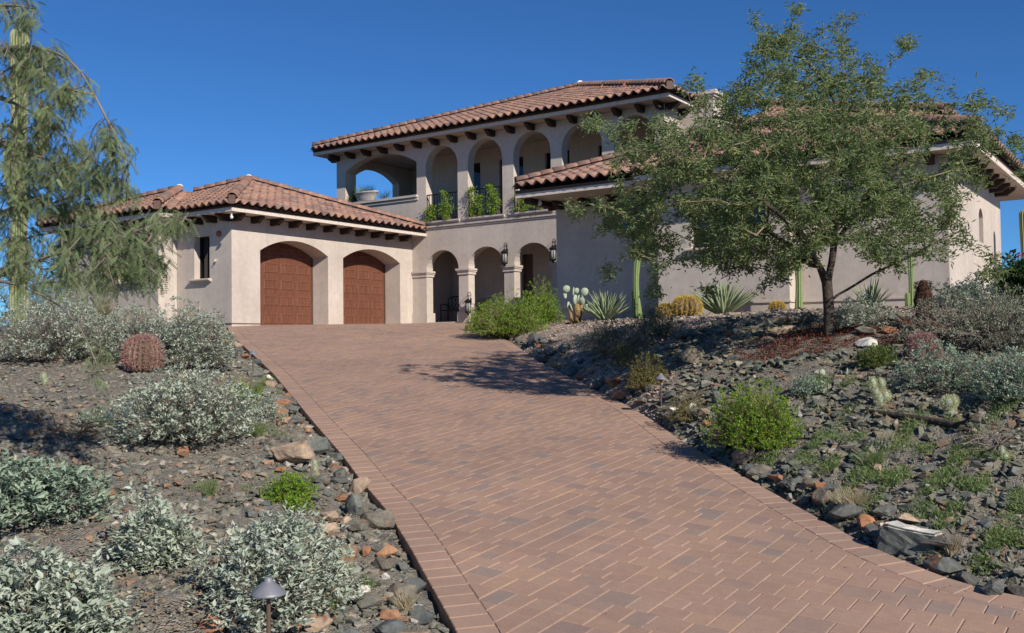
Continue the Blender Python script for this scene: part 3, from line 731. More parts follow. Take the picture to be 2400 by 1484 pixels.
def roof_face(roof, e0, e1, poly, pitch=.366):
    """e0->e1: eave line (u,v,z) running so that up-slope lies to its left seen from above; poly: plan outline"""
    e0 = np.array(e0, float); e1 = np.array(e1, float); x = e1-e0; Ltot = np.linalg.norm(x); x /= Ltot
    h = np.array([-x[1], x[0], 0]); y = h+np.array([0, 0, pitch]); sl = np.linalg.norm(y); y /= sl; z = np.cross(x, y)
    n = int(Ltot/.30); step = Ltot/max(n, 1)
    P2 = [(p[0], p[1]) for p in poly]
    def inside(q):
        c = False; j = len(P2)-1
        for i in range(len(P2)):
            if (P2[i][1] > q[1]) != (P2[j][1] > q[1]) and q[0] < (P2[j][0]-P2[i][0])*(q[1]-P2[i][1])/(P2[j][1]-P2[i][1])+P2[i][0]: c = not c
            j = i
        return c
    R = np.stack([x, y, z], 1)
    for i in range(n):
        entered = False
        for r in range(40):
            o = e0+x*(i+.5)*step+y*(.355*r-.13); c = o+y*.21
            if not inside(c): 
                if entered and not inside(o+y*.05): break
                if not inside(o+y*.17): continue
            entered = True
            TILE_LIST.append((roof, o, R, random.random()))
    # deck
    mb = MB(); 
    def zp(p): return e0[2]+pitch*((p[0]-e0[0])*h[0]+(p[1]-e0[1])*h[1])-.012
    mb.add([(p[0], p[1], zp(p)) for p in P2]+[(p[0], p[1], zp(p)-.03) for p in P2], [tuple(range(len(P2))), tuple(range(2*len(P2)-1, len(P2)-1, -1))])
    DECKS.setdefault(roof, []).append(mb)
DECKS = {}
def ridge_line(roof, a, b, lift=.165, step=.33):
    a = np.array(a, float); b = np.array(b, float); d = b-a; L = np.linalg.norm(d); d /= L; n = max(1, round(L/step))
    sx = np.cross(d, [0, 0, 1.0]); sx /= np.linalg.norm(sx); mb = MB(); V = []                     # mortar bed under the caps
    for q in (a-d*.02, b):
        for sg, zz in ((-1, -.04), (1, -.04), (1, lift+.03), (-1, lift+.03)): V.append(q+sx*sg*(.10 if zz < 0 else .085)+np.array([0, 0, zz]))
    mb.add(V, [(0, 1, 2, 3), (7, 6, 5, 4), (0, 4, 5, 1), (1, 5, 6, 2), (2, 6, 7, 3), (3, 7, 4, 0)]); BEDS.append(mb)
    for k in range(n):
        p = a+d*(L*k/n); RIDGE_LIST.append((roof, p+np.array([0, 0, lift]), d, random.random()))
roofs = {}
def roof(name): r = name; DECKS.setdefault(r, []); return r
zt = 3.81+.195+.02
Rg = roof('garage'); A = (-25.75, 22.09, zt+.366*4.12)
roof_face(Rg, (-21.63, 17.97, zt), (-21.63, 26.20, zt), [(-21.55, 17.9), (-21.55, 26.24), (-25.77, 22.09)])
roof_face(Rg, (-30.08, 17.97, zt), (-21.63, 17.97, zt), [(-24.15, 17.9), (-21.55, 17.9), (-25.75, 22.12), (-27.05, 20.92)])
roof_face(Rg, (-30.08, 17.35, zt), (-24.05, 17.35, zt), [(-30.15, 17.27), (-23.98, 17.27), (-27.06, 20.38)])
roof_face(Rg, (-24.05, 17.35, zt), (-24.05, 20.8, zt), [(-23.97, 17.27), (-24.0, 17.97), (-27.06, 21.0), (-27.06, 20.3)])
ridge_line(Rg, (-21.6, 17.94, zt+.02), A); ridge_line(Rg, (-21.6, 26.15, zt), A); ridge_line(Rg, (-24.02, 17.32, zt+.02), (-27.06, 20.36, zt+1.10))
ridge_line(Rg, (-30.1, 17.33, zt), (-27.06, 20.36, zt+1.10)); ridge_line(Rg, (-26.98, 20.86, zt+1.055), A)
DECKS[Rg].append(MB().add([(-30.1, 17.4, zt-.02), (-27.06, 20.4, zt+1.07), (-25.75, 22.09, A[2]-.03), (-30.1, 26.2, zt-.02)], [(0, 1, 2, 3)]))
DECKS[Rg].append(MB().add([(-30.1, 26.2, zt-.02), (-25.75, 22.09, A[2]-.03), (-21.6, 26.2, zt-.02)], [(0, 1, 2)]))
Rl = roof('loggia'); zt2 = zl+.195+.02; AL = (-19.27, 32.73, zt2+.366*7.11)
roof_face(Rl, (-26.38, 25.62, zt2), (-12.16, 25.62, zt2), [(-26.5, 25.5), (-12.04, 25.5), (-19.27, 32.73)])
roof_face(Rl, (-12.16, 25.62, zt2), (-12.16, 39.8, zt2), [(-12.04, 25.5), (-12.04, 39.9), (-19.27, 32.73)])
ridge_line(Rl, (-26.38, 25.6, zt2), AL); ridge_line(Rl, (-12.13, 25.58, zt2+.02), AL)
DECKS[Rl].append(MB().add([(-26.4, 25.6, zt2-.02), (-19.27, 32.73, AL[2]-.02), (-26.4, 39.8, zt2-.02)], [(0, 1, 2)]))
DECKS[Rl].append(MB().add([(-26.4, 39.8, zt2-.02), (-19.27, 32.73, AL[2]-.02), (-12.1, 39.8, zt2-.02)], [(0, 1, 2)]))
Rr = roof('right'); zt3 = zr_+.195+.09
roof_face(Rr, (-14.31, 20.97, zt3), (-3.47, 20.97, zt3), [(-14.4, 20.88), (-3.38, 20.88), (-7.87, 25.37), (-9.9, 25.37)])
roof_face(Rr, (-10.68, 20.5, zt3-.06), (-7.05, 20.5, zt3-.06), [(-10.75, 20.42), (-6.98, 20.42), (-6.98, 21.1), (-10.75, 21.1)])
roof_face(Rr, (-3.47, 20.97, zt3), (-3.47, 29.9, zt3), [(-3.38, 20.88), (-3.38, 29.95), (-7.87, 25.4)])
ridge_line(Rr, (-14.3, 20.98, zt3), (-9.9, 25.37, zt3+1.61)); ridge_line(Rr, (-9.9, 25.37, zt3+1.61), (-7.87, 25.37, zt3+1.61), step=.36); ridge_line(Rr, (-3.45, 20.95, zt3+.02), (-7.87, 25.37, zt3+1.61))
DECKS[Rr].append(MB().add([(-14.3, 21.0, zt3-.02), (-9.9, 25.37, zt3+1.57), (-9.9, 25.4, zt3+1.57), (-14.3, 29.8, zt3-.02)], [(0, 1, 2, 3)]))
DECKS[Rr].append(MB().add([(-14.3, 29.8, zt3-.02), (-9.9, 25.4, zt3+1.57), (-7.87, 25.4, zt3+1.57), (-3.47, 29.8, zt3-.02)], [(0, 1, 2, 3)]))
Rb = roof('upper'); zt4 = 5.62+.16; AU = (-13.1, 35.0, zt4+.366*8)
roof_face(Rb, (-12.0, 27.0, zt4), (-5.1, 27.0, zt4), [(-12.0, 26.9), (-5.0, 26.9), (-12.0, 33.9)])
roof_face(Rb, (-5.1, 27.0, zt4), (-5.1, 42.0, zt4), [(-5.0, 26.9), (-5.0, 43), (-13.1, 35.0)])
ridge_line(Rb, (-5.1, 27.0, zt4+.02), AU)
eave_v(27.0, -12.0, -5.1, 5.60, trim=.06, fas=.08); eave_u(-5.1, 27.035, 36, 5.60, trim=.06, fas=.08); soffit([(-12.0, 27.03), (-5.13, 27.03), (-5.13, 34), (-12.0, 34)], 5.61)
for q in BEDS: hb(q, 'ridge_bed', M_BROWNTRIM)
# roof decks become the roof parts
ROOT = {}
for k, lst in DECKS.items():
    mb = MB()
    for q in lst: mb.add(q.v, q.f)
    ROOT[k] = hb(mb, 'roof', M_UNDER)
# tiles: the 300 nearest the eye singly, the rest of the tiles joined roof by roof
def wpos(p): return np.array(uv2w(p[0], p[1], p[2]))
def in_frame(p):
    w = wpos(p)-EYE; x = w@CR/(w@_fwd); y = w@CU/(w@_fwd); return abs(x) < .53 and -.33 < y < .33
def view_score(o): 
    w = wpos(o)-EYE; s = np.linalg.norm(w)
    return s+(0 if in_frame(o) else 100)
TILE_LIST.sort(key=lambda t: view_score(t[1])+(3 if t[0] in ('right', 'upper') and t[1][0] > -11.5 else 0))
H0 = np.array(HO)
for rf, o, R, rn in TILE_LIST[:300]:
    t = link('tile', TILE, ROOT[rf]); M = Matrix(((R[0,0], R[0,1], R[0,2], o[0]-HU), (R[1,0], R[1,1], R[1,2], o[1]-HV), (R[2,0], R[2,1], R[2,2], o[2]-HZ), (0,0,0,1)))
    t.matrix_basis = M @ Matrix.Rotation(random.uniform(-.012, .012), 4, 'Z')
for rf in DECKS:
    rest = [t for t in TILE_LIST[300:] if t[0] == rf]
    if not rest: continue
    Vs, Fs, Rn = [], [], []; TFa = np.array(TF)
    for k, (_, o, R, rn) in enumerate(rest):
        j = R@Matrix.Rotation(random.uniform(-.012, .012), 3, 'Z') if False else R
        Vs.append(TV@j.T+(o-H0)+np.array([0, 0, random.uniform(-.004, .006)])); Fs.append(TFa+k*len(TV)); Rn += [rn]*len(TF)
    o_ = link('tile_field', np_mesh('tile_field', np.concatenate(Vs), np.concatenate(Fs), M_TILE, rnd=Rn, smooth=True), ROOT[rf]); tag(o_, kind='stuff')
# ridge and hip caps
def cap_mesh():
    mb = MB(); n = 8; V = []; L = .40
    for y, r in ((0, .158), (L, .128)):
        for k in range(n+1): a = PI*k/n; V.append((-r*math.cos(a), y, r*math.sin(a)*.85-.04))
    F = [(k, k+1, n+1+k+1, n+1+k) for k in range(n)]; b = len(V)
    for k in range(n+1): a = PI*k/n; V.append((-.13*math.cos(a), 0, .13*math.sin(a)*.85-.04))
    F += [(b+k, b+k+1, k+1, k) for k in range(n)]
    mb.add(V, F); me = mb.mesh('ridge_tile', M_TILE, fixn=False)
    for p in me.polygons: p.use_smooth = p.index < n
    return me
CAP = cap_mesh()
RIDGE_LIST.sort(key=lambda t: view_score(t[1]))
for rf, p, d, rn in RIDGE_LIST[:290]:
    y = d; x = np.cross(y, [0, 0, 1.0]); x /= np.linalg.norm(x); z = np.cross(x, y)
    t = link('ridge_tile', CAP, ROOT[rf]); q = p-H0+z*.02
    t.matrix_basis = Matrix(((x[0], y[0], z[0], q[0]), (x[1], y[1], z[1], q[1]), (x[2], y[2], z[2], q[2]), (0,0,0,1)))
def mortar(u, v, z, r=.15):
    mb = MB(); mb.lathe([(r, 0), (r*.95, r*.35), (r*.7, r*.7), (r*.3, r*.9), (.01, r*.93)], 12, (u, v, z)); hb(mb, 'mortar_cap', M_WHITE, smooth=True)
mortar(A[0], A[1], A[2]+.17, .12); mortar(-27.06, 20.36, zt+1.27, .12); mortar(AL[0], AL[1], AL[2]+.19, .14); mortar(-24.85, 22.95, A[2]-.16, .10)
# chimney, vent pipe
mb = MB(); mb.box((-13.2, 27.3, 6.2), (-11.55, 28.2, 7.30)); ch = hb(mb, 'chimney', M_STUCCO)
mb = MB(); mb.box((-13.26, 27.24, 7.30), (-11.49, 28.26, 7.36)); mb.box((-13.32, 27.18, 7.36), (-11.43, 28.32, 7.47)); hb(mb, 'chimney_cap', M_FASCIA, ch)
mb = MB(); mb.tube([(-14.86, 28.0, 7.9), (-14.86, 28.0, 8.34)], .055, 8); hb(mb, 'vent_pipe', M_TERRA, smooth=True)
# ================================================================== PLANT HELPERS
def rot_rand(n): 
    v = RNG.standard_normal((n, 3)); return v/np.linalg.norm(v, axis=1)[:, None]
def unit(v): return v/(np.linalg.norm(v, axis=-1, keepdims=True)+1e-9)
def leaf_cards(base, dirs, up, length, width, rnd, fold=.25, bend=0.0, six=False):
    """one leaf per row: folded diamond (two triangles) or a six-point leaf"""
    n = len(base); d = unit(dirs); s = unit(np.cross(d, up)); w = unit(np.cross(s, d))
    L = np.broadcast_to(np.asarray(length, float), (n,))[:, None]; W = np.broadcast_to(np.asarray(width, float), (n,))[:, None]
    if not six:
        tip = base+d*L-w*L*bend; mid = base+d*L*.45-w*L*bend*.2
        a = mid+s*W*.5+w*W*fold; b = mid-s*W*.5+w*W*fold
        V = np.stack([base, a, tip, b], 1).reshape(-1, 3); i = np.arange(n)[:, None]*4
        F = np.concatenate([i+[[0, 1, 2]], i+[[0, 2, 3]]], 1).reshape(-1, 3)
        return V, F, np.repeat(rnd, 2)
    m1 = base+d*L*.35-w*L*bend*.1; m2 = base+d*L*.7-w*L*bend*.45; tip = base+d*L-w*L*bend
    a1, b1 = m1+s*W*.5+w*W*fold, m1-s*W*.5+w*W*fold; a2, b2 = m2+s*W*.34+w*W*fold*.7, m2-s*W*.34+w*W*fold*.7
    V = np.stack([base, a1, a2, tip, b2, b1, m1, m2], 1).reshape(-1, 3); i = np.arange(n)[:, None]*8
    F = np.concatenate([i+[[0, 1, 6]], i+[[0, 6, 5]], i+[[1, 2, 7]], i+[[1, 7, 6]], i+[[6, 7, 4]], i+[[6, 4, 5]], i+[[2, 3, 7]], i+[[7, 3, 4]]], 1).reshape(-1, 3)
    return V, F, np.repeat(rnd, 8)
def tubes_np(P0, P1, R0, R1, n=4):
    """many straight tapered tubes"""
    P0, P1 = np.asarray(P0, float), np.asarray(P1, float); m_ = len(P0); t = unit(P1-P0)
    ref = np.where(np.abs(t[:, 2:3]) < .9, np.array([[0, 0, 1.]]), np.array([[1., 0, 0]])); a = unit(np.cross(t, ref)); b = np.cross(t, a)
    ang = 2*PI*np.arange(n)/n; c, s = np.cos(ang), np.sin(ang); off = a[:, None, :]*c[None, :, None]+b[:, None, :]*s[None, :, None]
    R0 = np.broadcast_to(R0, (m_,)); R1 = np.broadcast_to(R1, (m_,))
    V = np.concatenate([P0[:, None]+off*R0[:, None, None], P1[:, None]+off*R1[:, None, None]], 1).reshape(-1, 3)
    base = (np.arange(m_)*2*n)[:, None, None]; k = np.arange(n); q = np.stack([k, (k+1) % n, n+(k+1) % n, n+k], 1)[None]
    return V, (base+q).reshape(-1, 4)
def merge(parts):
    Vs, Fs, Rs = [], [], []; b = 0
    for V, F, R in parts: Vs.append(V); Fs.append(F+b); Rs.append(R); b += len(V)
    return np.concatenate(Vs), np.concatenate(Fs), np.concatenate(Rs)
def plant_root(name, P, label, cat, group=None):
    e = empty(name, P); tag(e, label, cat, group); return e
def part(name, V, F, R, m_, root, smooth=False):
    return link(name, np_mesh(name, V, F, m_, rnd=R, smooth=smooth), root)

def dome_shrub(name, P, w, h, label, cat='shrub', leafm=M_BRITTLE, twigm=M_TWIG, nros=260, nleaf=7, ll=.045, lw=.018, d=None, group=None, six=False,
               openness=.35, lean=(0, 0), clump=5, stem_vis=1.0, flat=.0, jit=.25, updir=.55, fold=.25, inner=.25, rs=None, seedy=False):
    """rounded desert shrub: stems fan out of one foot, leaf rosettes sit at the ends of the twigs"""
    rg = np.random.default_rng(rs if rs is not None else abs(hash(label)) % 99991 if False else int(1000*abs(P[0])+77*abs(P[1])) % 99991)
    root = plant_root(name, P, label, cat, group); d = d or w
    # lobes give an uneven outline
    nl = clump; la = rg.uniform(0, 2*PI, nl); lr = rg.uniform(.15, .55, nl); ls = rg.uniform(.55, .95, nl)
    th = rg.uniform(0, 2*PI, nros*2); ph = np.arccos(rg.uniform(-.05, 1, nros*2)); 
    D = np.stack([np.sin(ph)*np.cos(th), np.sin(ph)*np.sin(th), np.cos(ph)], 1)
    k = rg.integers(0, nl, nros*2); r = 1-rg.random(nros*2)**2*inner*2.2
    C = np.stack([np.cos(la)*lr, np.sin(la)*lr, np.zeros(nl)], 1)[k]
    Q = C+D*(ls[k]*r)[:, None]*(1-.35*lr[k][:, None])
    Q = Q/np.maximum(1, np.linalg.norm(Q, axis=1)[:, None]*.98)
    keep = (Q[:, 2] > .04+flat) & (wob(Q[:, 0]*3, Q[:, 1]*3+Q[:, 2]*4, 1.7, float(P[0])) > -1+openness)
    Q = Q[keep][:nros]; n = len(Q)
    T = Q*np.array([w/2, d/2, h])+np.array([lean[0]*w, lean[1]*d, 0])*Q[:, 2:3]+rg.normal(0, jit*ll, (n, 3))
    out = unit(T/np.array([w/2, d/2, h])+np.array([0, 0, .25]))
    # stems: foot -> mid -> tip
    ns = max(5, int(n/12)); foot = np.stack([rg.normal(0, w*.05, ns), rg.normal(0, d*.05, ns), np.full(ns, -.03)], 1)
    sel = rg.permutation(n)[:ns]; mids = T[sel]*np.array([.55, .55, .5])+rg.normal(0, w*.02, (ns, 3)); mids[:, 2] = np.maximum(mids[:, 2], .03)
    par = np.argmin(((T[:, None, :]-mids[None]*1.15)**2).sum(-1), 1); m2 = mids[par]
    j = m2+(T-m2)*.5+rg.normal(0, w*.02, (n, 3))
    r0 = min(.009, max(.004, w*.0085)*stem_vis)
    P0 = np.concatenate([foot, m2, j]); P1 = np.concatenate([mids, j, T]); R0 = np.concatenate([np.full(ns, r0), np.full(n, r0*.5), np.full(n, r0*.35)]); R1 = np.concatenate([np.full(ns, r0*.6), np.full(n, r0*.35), np.full(n, r0*.2)])
    V, F = tubes_np(P0, P1, R0, R1, 3); part('stems', V, F, None, twigm, root)
    # leaves
    m_ = n*nleaf; bi = np.repeat(np.arange(n), nleaf)
    ld = unit(out[bi]*updir+unit(rg.standard_normal((m_, 3)))*(1.1-updir*.3))
    if name == 'brittlebush':                                   # rosettes spread sideways and turn their faces up
        ha = rg.uniform(0, 2*PI, m_); ld = unit(out[bi]*.5+np.stack([np.cos(ha), np.sin(ha), rg.normal(.28, .3, m_)], 1))
    off = rg.normal(0, ll*.35, (m_, 3))
    ln = ll*rg.uniform(.6, 1.25, m_)
    rv = np.clip(.5+rg.normal(0, .22, m_)+(rg.random(n)[bi]-.5)*.35, 0, 1)
    V, F, R = leaf_cards(T[bi]+off, ld, np.where(rg.random((m_, 1)) < (.6 if name == 'brittlebush' else .5), np.array([[0, 0, 1.]]), unit(rg.standard_normal((m_, 3)))), ln, lw*ln/ll*rg.uniform(.8, 1.2, m_), rv, fold=fold, bend=.12, six=six)
    part('leaves', V, F, R, leafm, root)
    if name == 'brittlebush':                                   # last season's dry flower stalks
        ks = rg.permutation(n)[:max(6, n//14)]; A_ = T[ks]; B_ = A_+unit(out[ks]+rg.normal(0, .3, (len(ks), 3)))*rg.uniform(.06, .17, (len(ks), 1))
        V, F = tubes_np(A_, B_, .0016, .0010, 3); tag(part('flower_stalks', V, F, None, M_STRAW, root), kind='stuff')
    return root

M_OLIVEGREEN = m_leaf('olive_green_leaf', [(0, (.08,.12,.025)), (.6, (.14,.20,.045)), (1, (.22,.25,.08))], .55, .3)
def px2m(px, Y): return px*Y/FPX
def shrub_px(kind, xc, yb, wpx, hpx, label, **kw):
    near = yb > 1150; wpx *= 1.07 if near else 1.1; hpx *= 1.04 if near else 1.2
    """stand a shrub on the ground where the photograph shows its foot"""
    P = ground_at(xc, yb); s = P[1]/FPX
    return kind(P=P, w=wpx*s, h=hpx*s, label=label, **kw)

# ================================================================== SHRUBS
def brittle(P, w, h, label, ll=.05, nros=300, m=M_BRITTLE, **kw):
    a = dict(nleaf=9, lw=ll*.44, openness=.22, clump=7, stem_vis=.65); a.update(kw)
    return dome_shrub('brittlebush', P, w, h, label, 'brittlebush', m, M_TWIG, nros=int(nros*1.9), ll=ll*.95, **a)
shrub_px(brittle, 95, 1205, 380, 165, 'large leafy brittlebush at the left picture edge above the brown soil gap', m=M_BRITTLE_G, ll=.060, nros=330, six=True, inner=.2)
shrub_px(brittle, 120, 1500, 440, 290, 'broad silvery brittlebush filling the bottom left corner', ll=.050, nros=560, six=True)
shrub_px(brittle, 385, 1325, 250, 235, 'pale brittlebush between the corner bush and the nearest path light', ll=.048, nros=300, six=True)
shrub_px(brittle, 625, 1430, 400, 260, 'silvery brittlebush standing right behind the nearest path light', ll=.043, nros=560, six=True)
shrub_px(brittle, 430, 1030, 350, 185, 'rounded silvery brittlebush in front of the pink barrel cactus', ll=.050, nros=800)
shrub_px(brittle, 620, 990, 110, 80, 'small brittlebush tuft beside the yellow grass', ll=.04, nros=90)
shrub_px(brittle, 150, 845, 330, 175, 'dense grey-green brittlebush below the hanging branches at far left', ll=.055, nros=850, m=M_BRITTLE)
shrub_px(brittle, 130, 760, 200, 110, 'brittlebush at the back behind the far left bush, near the saguaro', ll=.055, nros=500)
shrub_px(brittle, 345, 850, 220, 150, 'grey brittlebush directly behind the pink barrel cactus', ll=.055, nros=560)
shrub_px(brittle, 440, 865, 190, 170, 'tall silvery brittlebush against the garage side wall', ll=.052, nros=760)
shrub_px(brittle, 250, 1000, 120, 60, 'small green brittlebush seedling over bare twigs', ll=.045, nros=60, m=M_BRITTLE_G)
shrub_px(brittle, 2215, 915, 205, 125, 'brittlebush in front of the reddish barrel cactus on the right slope', ll=.04, nros=260, m=M_BRITTLE_G)
shrub_px(brittle, 2370, 940, 220, 135, 'brittlebush cut by the right picture edge above the bare twigs', ll=.04, nros=280, m=M_BRITTLE_G)
shrub_px(brittle, 1895, 925, 90, 60, 'small grey brittlebush left of the two prickly pear pads', ll=.035, nros=80, m=M_BRITTLE_G)
shrub_px(brittle, 2015, 770, 150, 90, 'pale bluish bush between the mesquite trunk and the shaded agave', ll=.045, nros=220, m=M_BRITTLE)
shrub_px(brittle, 2265, 722, 170, 78, 'dark leafy bush against the lit end wall of the house', ll=.05, nros=220, m=M_BRITTLE_G)
def dry(P, w, h, label, **kw):
    a = dict(nleaf=8, lw=.016, openness=.2, clump=7, stem_vis=.8); a.update(kw); m_ = a.pop('m', M_DRY)
    return dome_shrub('dry_shrub', P, w, h, label, 'shrub', m_, a.pop('tw', M_TWIG), nros=int(a.pop('nros', 600)*1.7), ll=a.pop('ll', .038), **a)
shrub_px(dry, 2290, 815, 300, 155, 'big dry grey shrub at the right edge behind the barrel cactus')
shrub_px(dry, 2375, 780, 160, 120, 'dry grey-green shrub cut by the right picture edge under the saguaro', nros=300)
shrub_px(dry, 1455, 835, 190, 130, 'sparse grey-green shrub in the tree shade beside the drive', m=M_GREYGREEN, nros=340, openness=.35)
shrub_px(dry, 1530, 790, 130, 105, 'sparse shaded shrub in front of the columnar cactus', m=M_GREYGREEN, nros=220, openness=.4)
shrub_px(dry, 2060, 1055, 60, 30, 'little dry twiggy plant on the right slope', nros=40)
def twiggy(P, w, h, label, **kw):
    a = dict(nleaf=1, lw=.006, nros=150, openness=.3, stem_vis=.9); a.update(kw)
    return dome_shrub('bare_shrub', P, w, h, label, 'bare shrub', a.pop('m', M_STRAW), a.pop('tw', M_BROWNTWIG), ll=.02, **a)
shrub_px(twiggy, 190, 1030, 200, 95, 'bare brown twiggy shrub on the left slope above the big brittlebush')
shrub_px(twiggy, 2300, 1060, 260, 120, 'leafless pale shrub with long curved twigs on the right slope', tw=M_TWIG, nros=110)
shrub_px(twiggy, 300, 790, 110, 60, 'dead twiggy shrub behind the pink barrel cactus', nros=90)
shrub_px(twiggy, 455, 700, 90, 70, 'wispy straw-coloured weed at the foot of the garage side wall', nros=120, tw=M_STRAW)
shrub_px(twiggy, 330, 720, 110, 80, 'wispy dry weed below the left wing window', nros=120, tw=M_STRAW)
def creo(P, w, h, label, **kw):
    a = dict(nleaf=10, lw=.010, ll=.022, nros=700, openness=.2, clump=9, stem_vis=.55, updir=.7, inner=.35, fold=.1); a.update(kw); a['nros'] = int(a['nros']*2.1); a['lw'] *= 1.25; m_ = a.pop('m', M_CREO)
    return dome_shrub(a.pop('name', 'green_shrub'), P, w, h, label, 'shrub', m_, a.pop('tw', M_YTWIG), **a)
shrub_px(creo, 1195, 790, 190, 112, 'bright green feathery shrub in front of the portico columns', nros=1100, ll=.04, lw=.014, m=M_CREO)
shrub_px(creo, 1268, 762, 105, 112, 'tallest right half of the green shrubs before the third arch', nros=520, ll=.045, lw=.013)
shrub_px(creo, 1140, 775, 90, 48, 'low green shrub at the left foot of the portico shrubs', nros=260, ll=.04, lw=.013)
shrub_px(creo, 1190, 790, 55, 38, 'smallest green shrub nearest the drive below the portico shrubs', nros=160, ll=.04, lw=.012)
shrub_px(creo, 1130, 735, 80, 60, 'olive-tinted shrub against the second portico column', nros=260, ll=.04, lw=.012, m=M_OLIVE)
shrub_px(creo, 1765, 1050, 210, 178, 'round lime green shrub at the right edge of the drive', nros=1300)
shrub_px(creo, 672, 1170, 135, 80, 'small lime green shrub above the nearest brittlebush', nros=330, ll=.018)
shrub_px(creo, 690, 1195, 80, 40, 'green sprigs poking out behind the pale brittlebush leaves', nros=100, ll=.018)
shrub_px(creo, 2062, 862, 95, 62, 'small olive green shrub in front of the white boulder', nros=300, ll=.028, lw=.009, m=M_OLIVEGREEN)
shrub_px(creo, 1508, 912, 105, 88, 'brownish green shrub by the middle path light', nros=520, ll=.026, lw=.009, m=M_OLIVE)
shrub_px(creo, 1470, 860, 70, 60, 'reddish dry tuft behind the brownish shrub', nros=140, ll=.024, lw=.007, m=M_OLIVE)
shrub_px(creo, 1610, 990, 110, 80, 'thin yellowish shrub between the middle path light and the lime shrub', nros=180, ll=.022, lw=.007, m=M_OLIVE, openness=.5)
shrub_px(creo, 240, 760, 70, 75, 'yellow-green shrub between the two left brittlebushes', nros=240, ll=.05, lw=.009, m=M_OLIVE)
shrub_px(creo, 2385, 650, 110, 115, 'tall shrub with magenta flowers beyond the house corner', nros=420, ll=.09, lw=.05, m=M_DKVINE, tw=M_BROWNTWIG, name='flowering_shrub')
_fl = ground_at(2385, 650)

def by_wall(px, v):
    """ground point straight below one photograph column, at house depth v"""
    d = _fwd*FPX+CR*(px-1200); uu_, vv_ = w2uv(d[0], d[1]); t = v/vv_; x, y = d[0]*t, d[1]*t; return float(x), float(y), gz(x, y)
# grass tufts
def tuft(P, w, h, label, m_=M_WEED, n=140, name='grass_tuft', cat='grass tuft', group=None):
    root = plant_root(name, P, label, cat, group); rg = np.random.default_rng(int(P[0]*313+P[1]*97) % 9999)
    a = rg.uniform(0, 2*PI, n); tilt = rg.uniform(.05, 1.0, n); L = h*rg.uniform(.6, 1.15, n)
    base = np.stack([rg.normal(0, w*.09, n), rg.normal(0, w*.09, n), np.full(n, -.01)], 1)
    k = w/(2*h); d = np.stack([np.cos(a)*tilt*k, np.sin(a)*tilt*k, np.ones(n)*.9], 1)
    V, F, R = leaf_cards(base, d, np.stack([np.cos(a+1.5), np.sin(a+1.5), np.zeros(n)+.1], 1), L, max(.004, h*.018), rg.random(n), fold=.1, bend=.35, six=True)
    part('blades', V, F, R, m_, root); return root
def tuft_px(x, y, w, h, label, **k):
    P = ground_at(x, y); s = P[1]/FPX; return tuft(P, w*s, h*s, label, **k)
tuft_px(585, 975, 90, 95, 'yellow-green grass clump between the brittlebush and the edging rocks', m_=M_CREO, n=220)
tuft_px(600, 1022, 95, 38, 'low green weed mat under the yellow-green grass', n=260)
tuft_px(625, 905, 45, 30, 'green weed beside the far path light', n=120)
tuft_px(2082, 1045, 75, 50, 'straw-coloured spiky tuft on the right slope', m_=M_STRAW, n=110)
tuft_px(1995, 1195, 130, 60, 'blond dry grass clump behind the dark edging rocks', m_=M_STRAW, n=420)
tuft_px(1870, 1150, 70, 28, 'small blond grass clump left of the larger one', m_=M_STRAW, n=200)
tuft_px(2230, 1300, 60, 60, 'pale dry grass beside the long white-topped rock', m_=M_STRAW, n=160)
tuft_px(840, 1215, 120, 30, 'straw tuft leaning over the drive edge', m_=M_STRAW, n=160)
tuft_px(860, 1385, 60, 45, 'green grass sprigs beside the pale stones at lower left', n=90)
tuft_px(785, 1440, 50, 75, 'tall thin green grass at the bottom left of the drive', n=60)
tuft_px(305, 1040, 40, 30, 'small green grass tuft on the left slope', n=70)
tuft_px(490, 1165, 60, 50, 'green grass tuft right of the pale brittlebush', n=90)
tuft_px(2045, 1095, 100, 55, 'green weed clump in the middle of the right slope', n=200)
tuft_px(2205, 1245, 40, 35, 'green weed beside the small grey stones at right', n=90)
tuft_px(950, 1440, 60, 60, 'pale dry grass beside the drive at the bottom', m_=M_STRAW, n=120)

# agaves
def agave(P, w, h, label, n=60, lw=.075, m_=M_AGAVE, rs=1, droop=.1):
    root = plant_root('agave', P, label, 'agave'); rg = np.random.default_rng(rs); 
    for k in range(n):
        a = rg.uniform(0, 2*PI); el = math.radians(rg.uniform(28, 88)); L = h*rg.uniform(.75, 1.08)*(1/(math.sin(el)*.55+.5)); L = min(L, w*.62 if el < .9 else h*1.1)
        d = Vector((math.cos(a)*math.cos(el), math.sin(a)*math.cos(el), math.sin(el))); s = Vector((-math.sin(a), math.cos(a), 0)); up = d.cross(s)*-1
        if up.z < 0: up = -up
        b = Vector((math.cos(a)*w*.05*rg.random(), math.sin(a)*w*.05*rg.random(), -.02)); mb = MB(); V = []
        segs = 6; curve = rg.uniform(-.1, .22)*droop*5
        for i in range(segs+1):
            t = i/segs; p = b+d*L*t-Vector((0, 0, 1))*L*curve*t*t*.35; wd = lw*(.75+.6*math.sin(min(1, t*1.6)*PI*.6))*(1-t)**.65*.5 if i < segs else .001
            V += [p-s*wd+up*wd*.45, p-up*wd*.15, p+s*wd+up*wd*.45, p+up*wd*.28]
        F = []
        for i in range(segs):
            q = i*4
            for k2 in range(4): F.append((q+k2, q+(k2+1) % 4, q+4+(k2+1) % 4, q+4+k2))
        mb.cur = float(rg.random()) ; mb.add(V, F); link('leaf', mb.mesh('leaf', m_, smooth=True, fixn=False), root)
    return root
def agave_px(x, v, w, h, label, **k):
    P = by_wall(x, v); s = P[1]/FPX; return agave(P, w*s, h*s, label, **k)
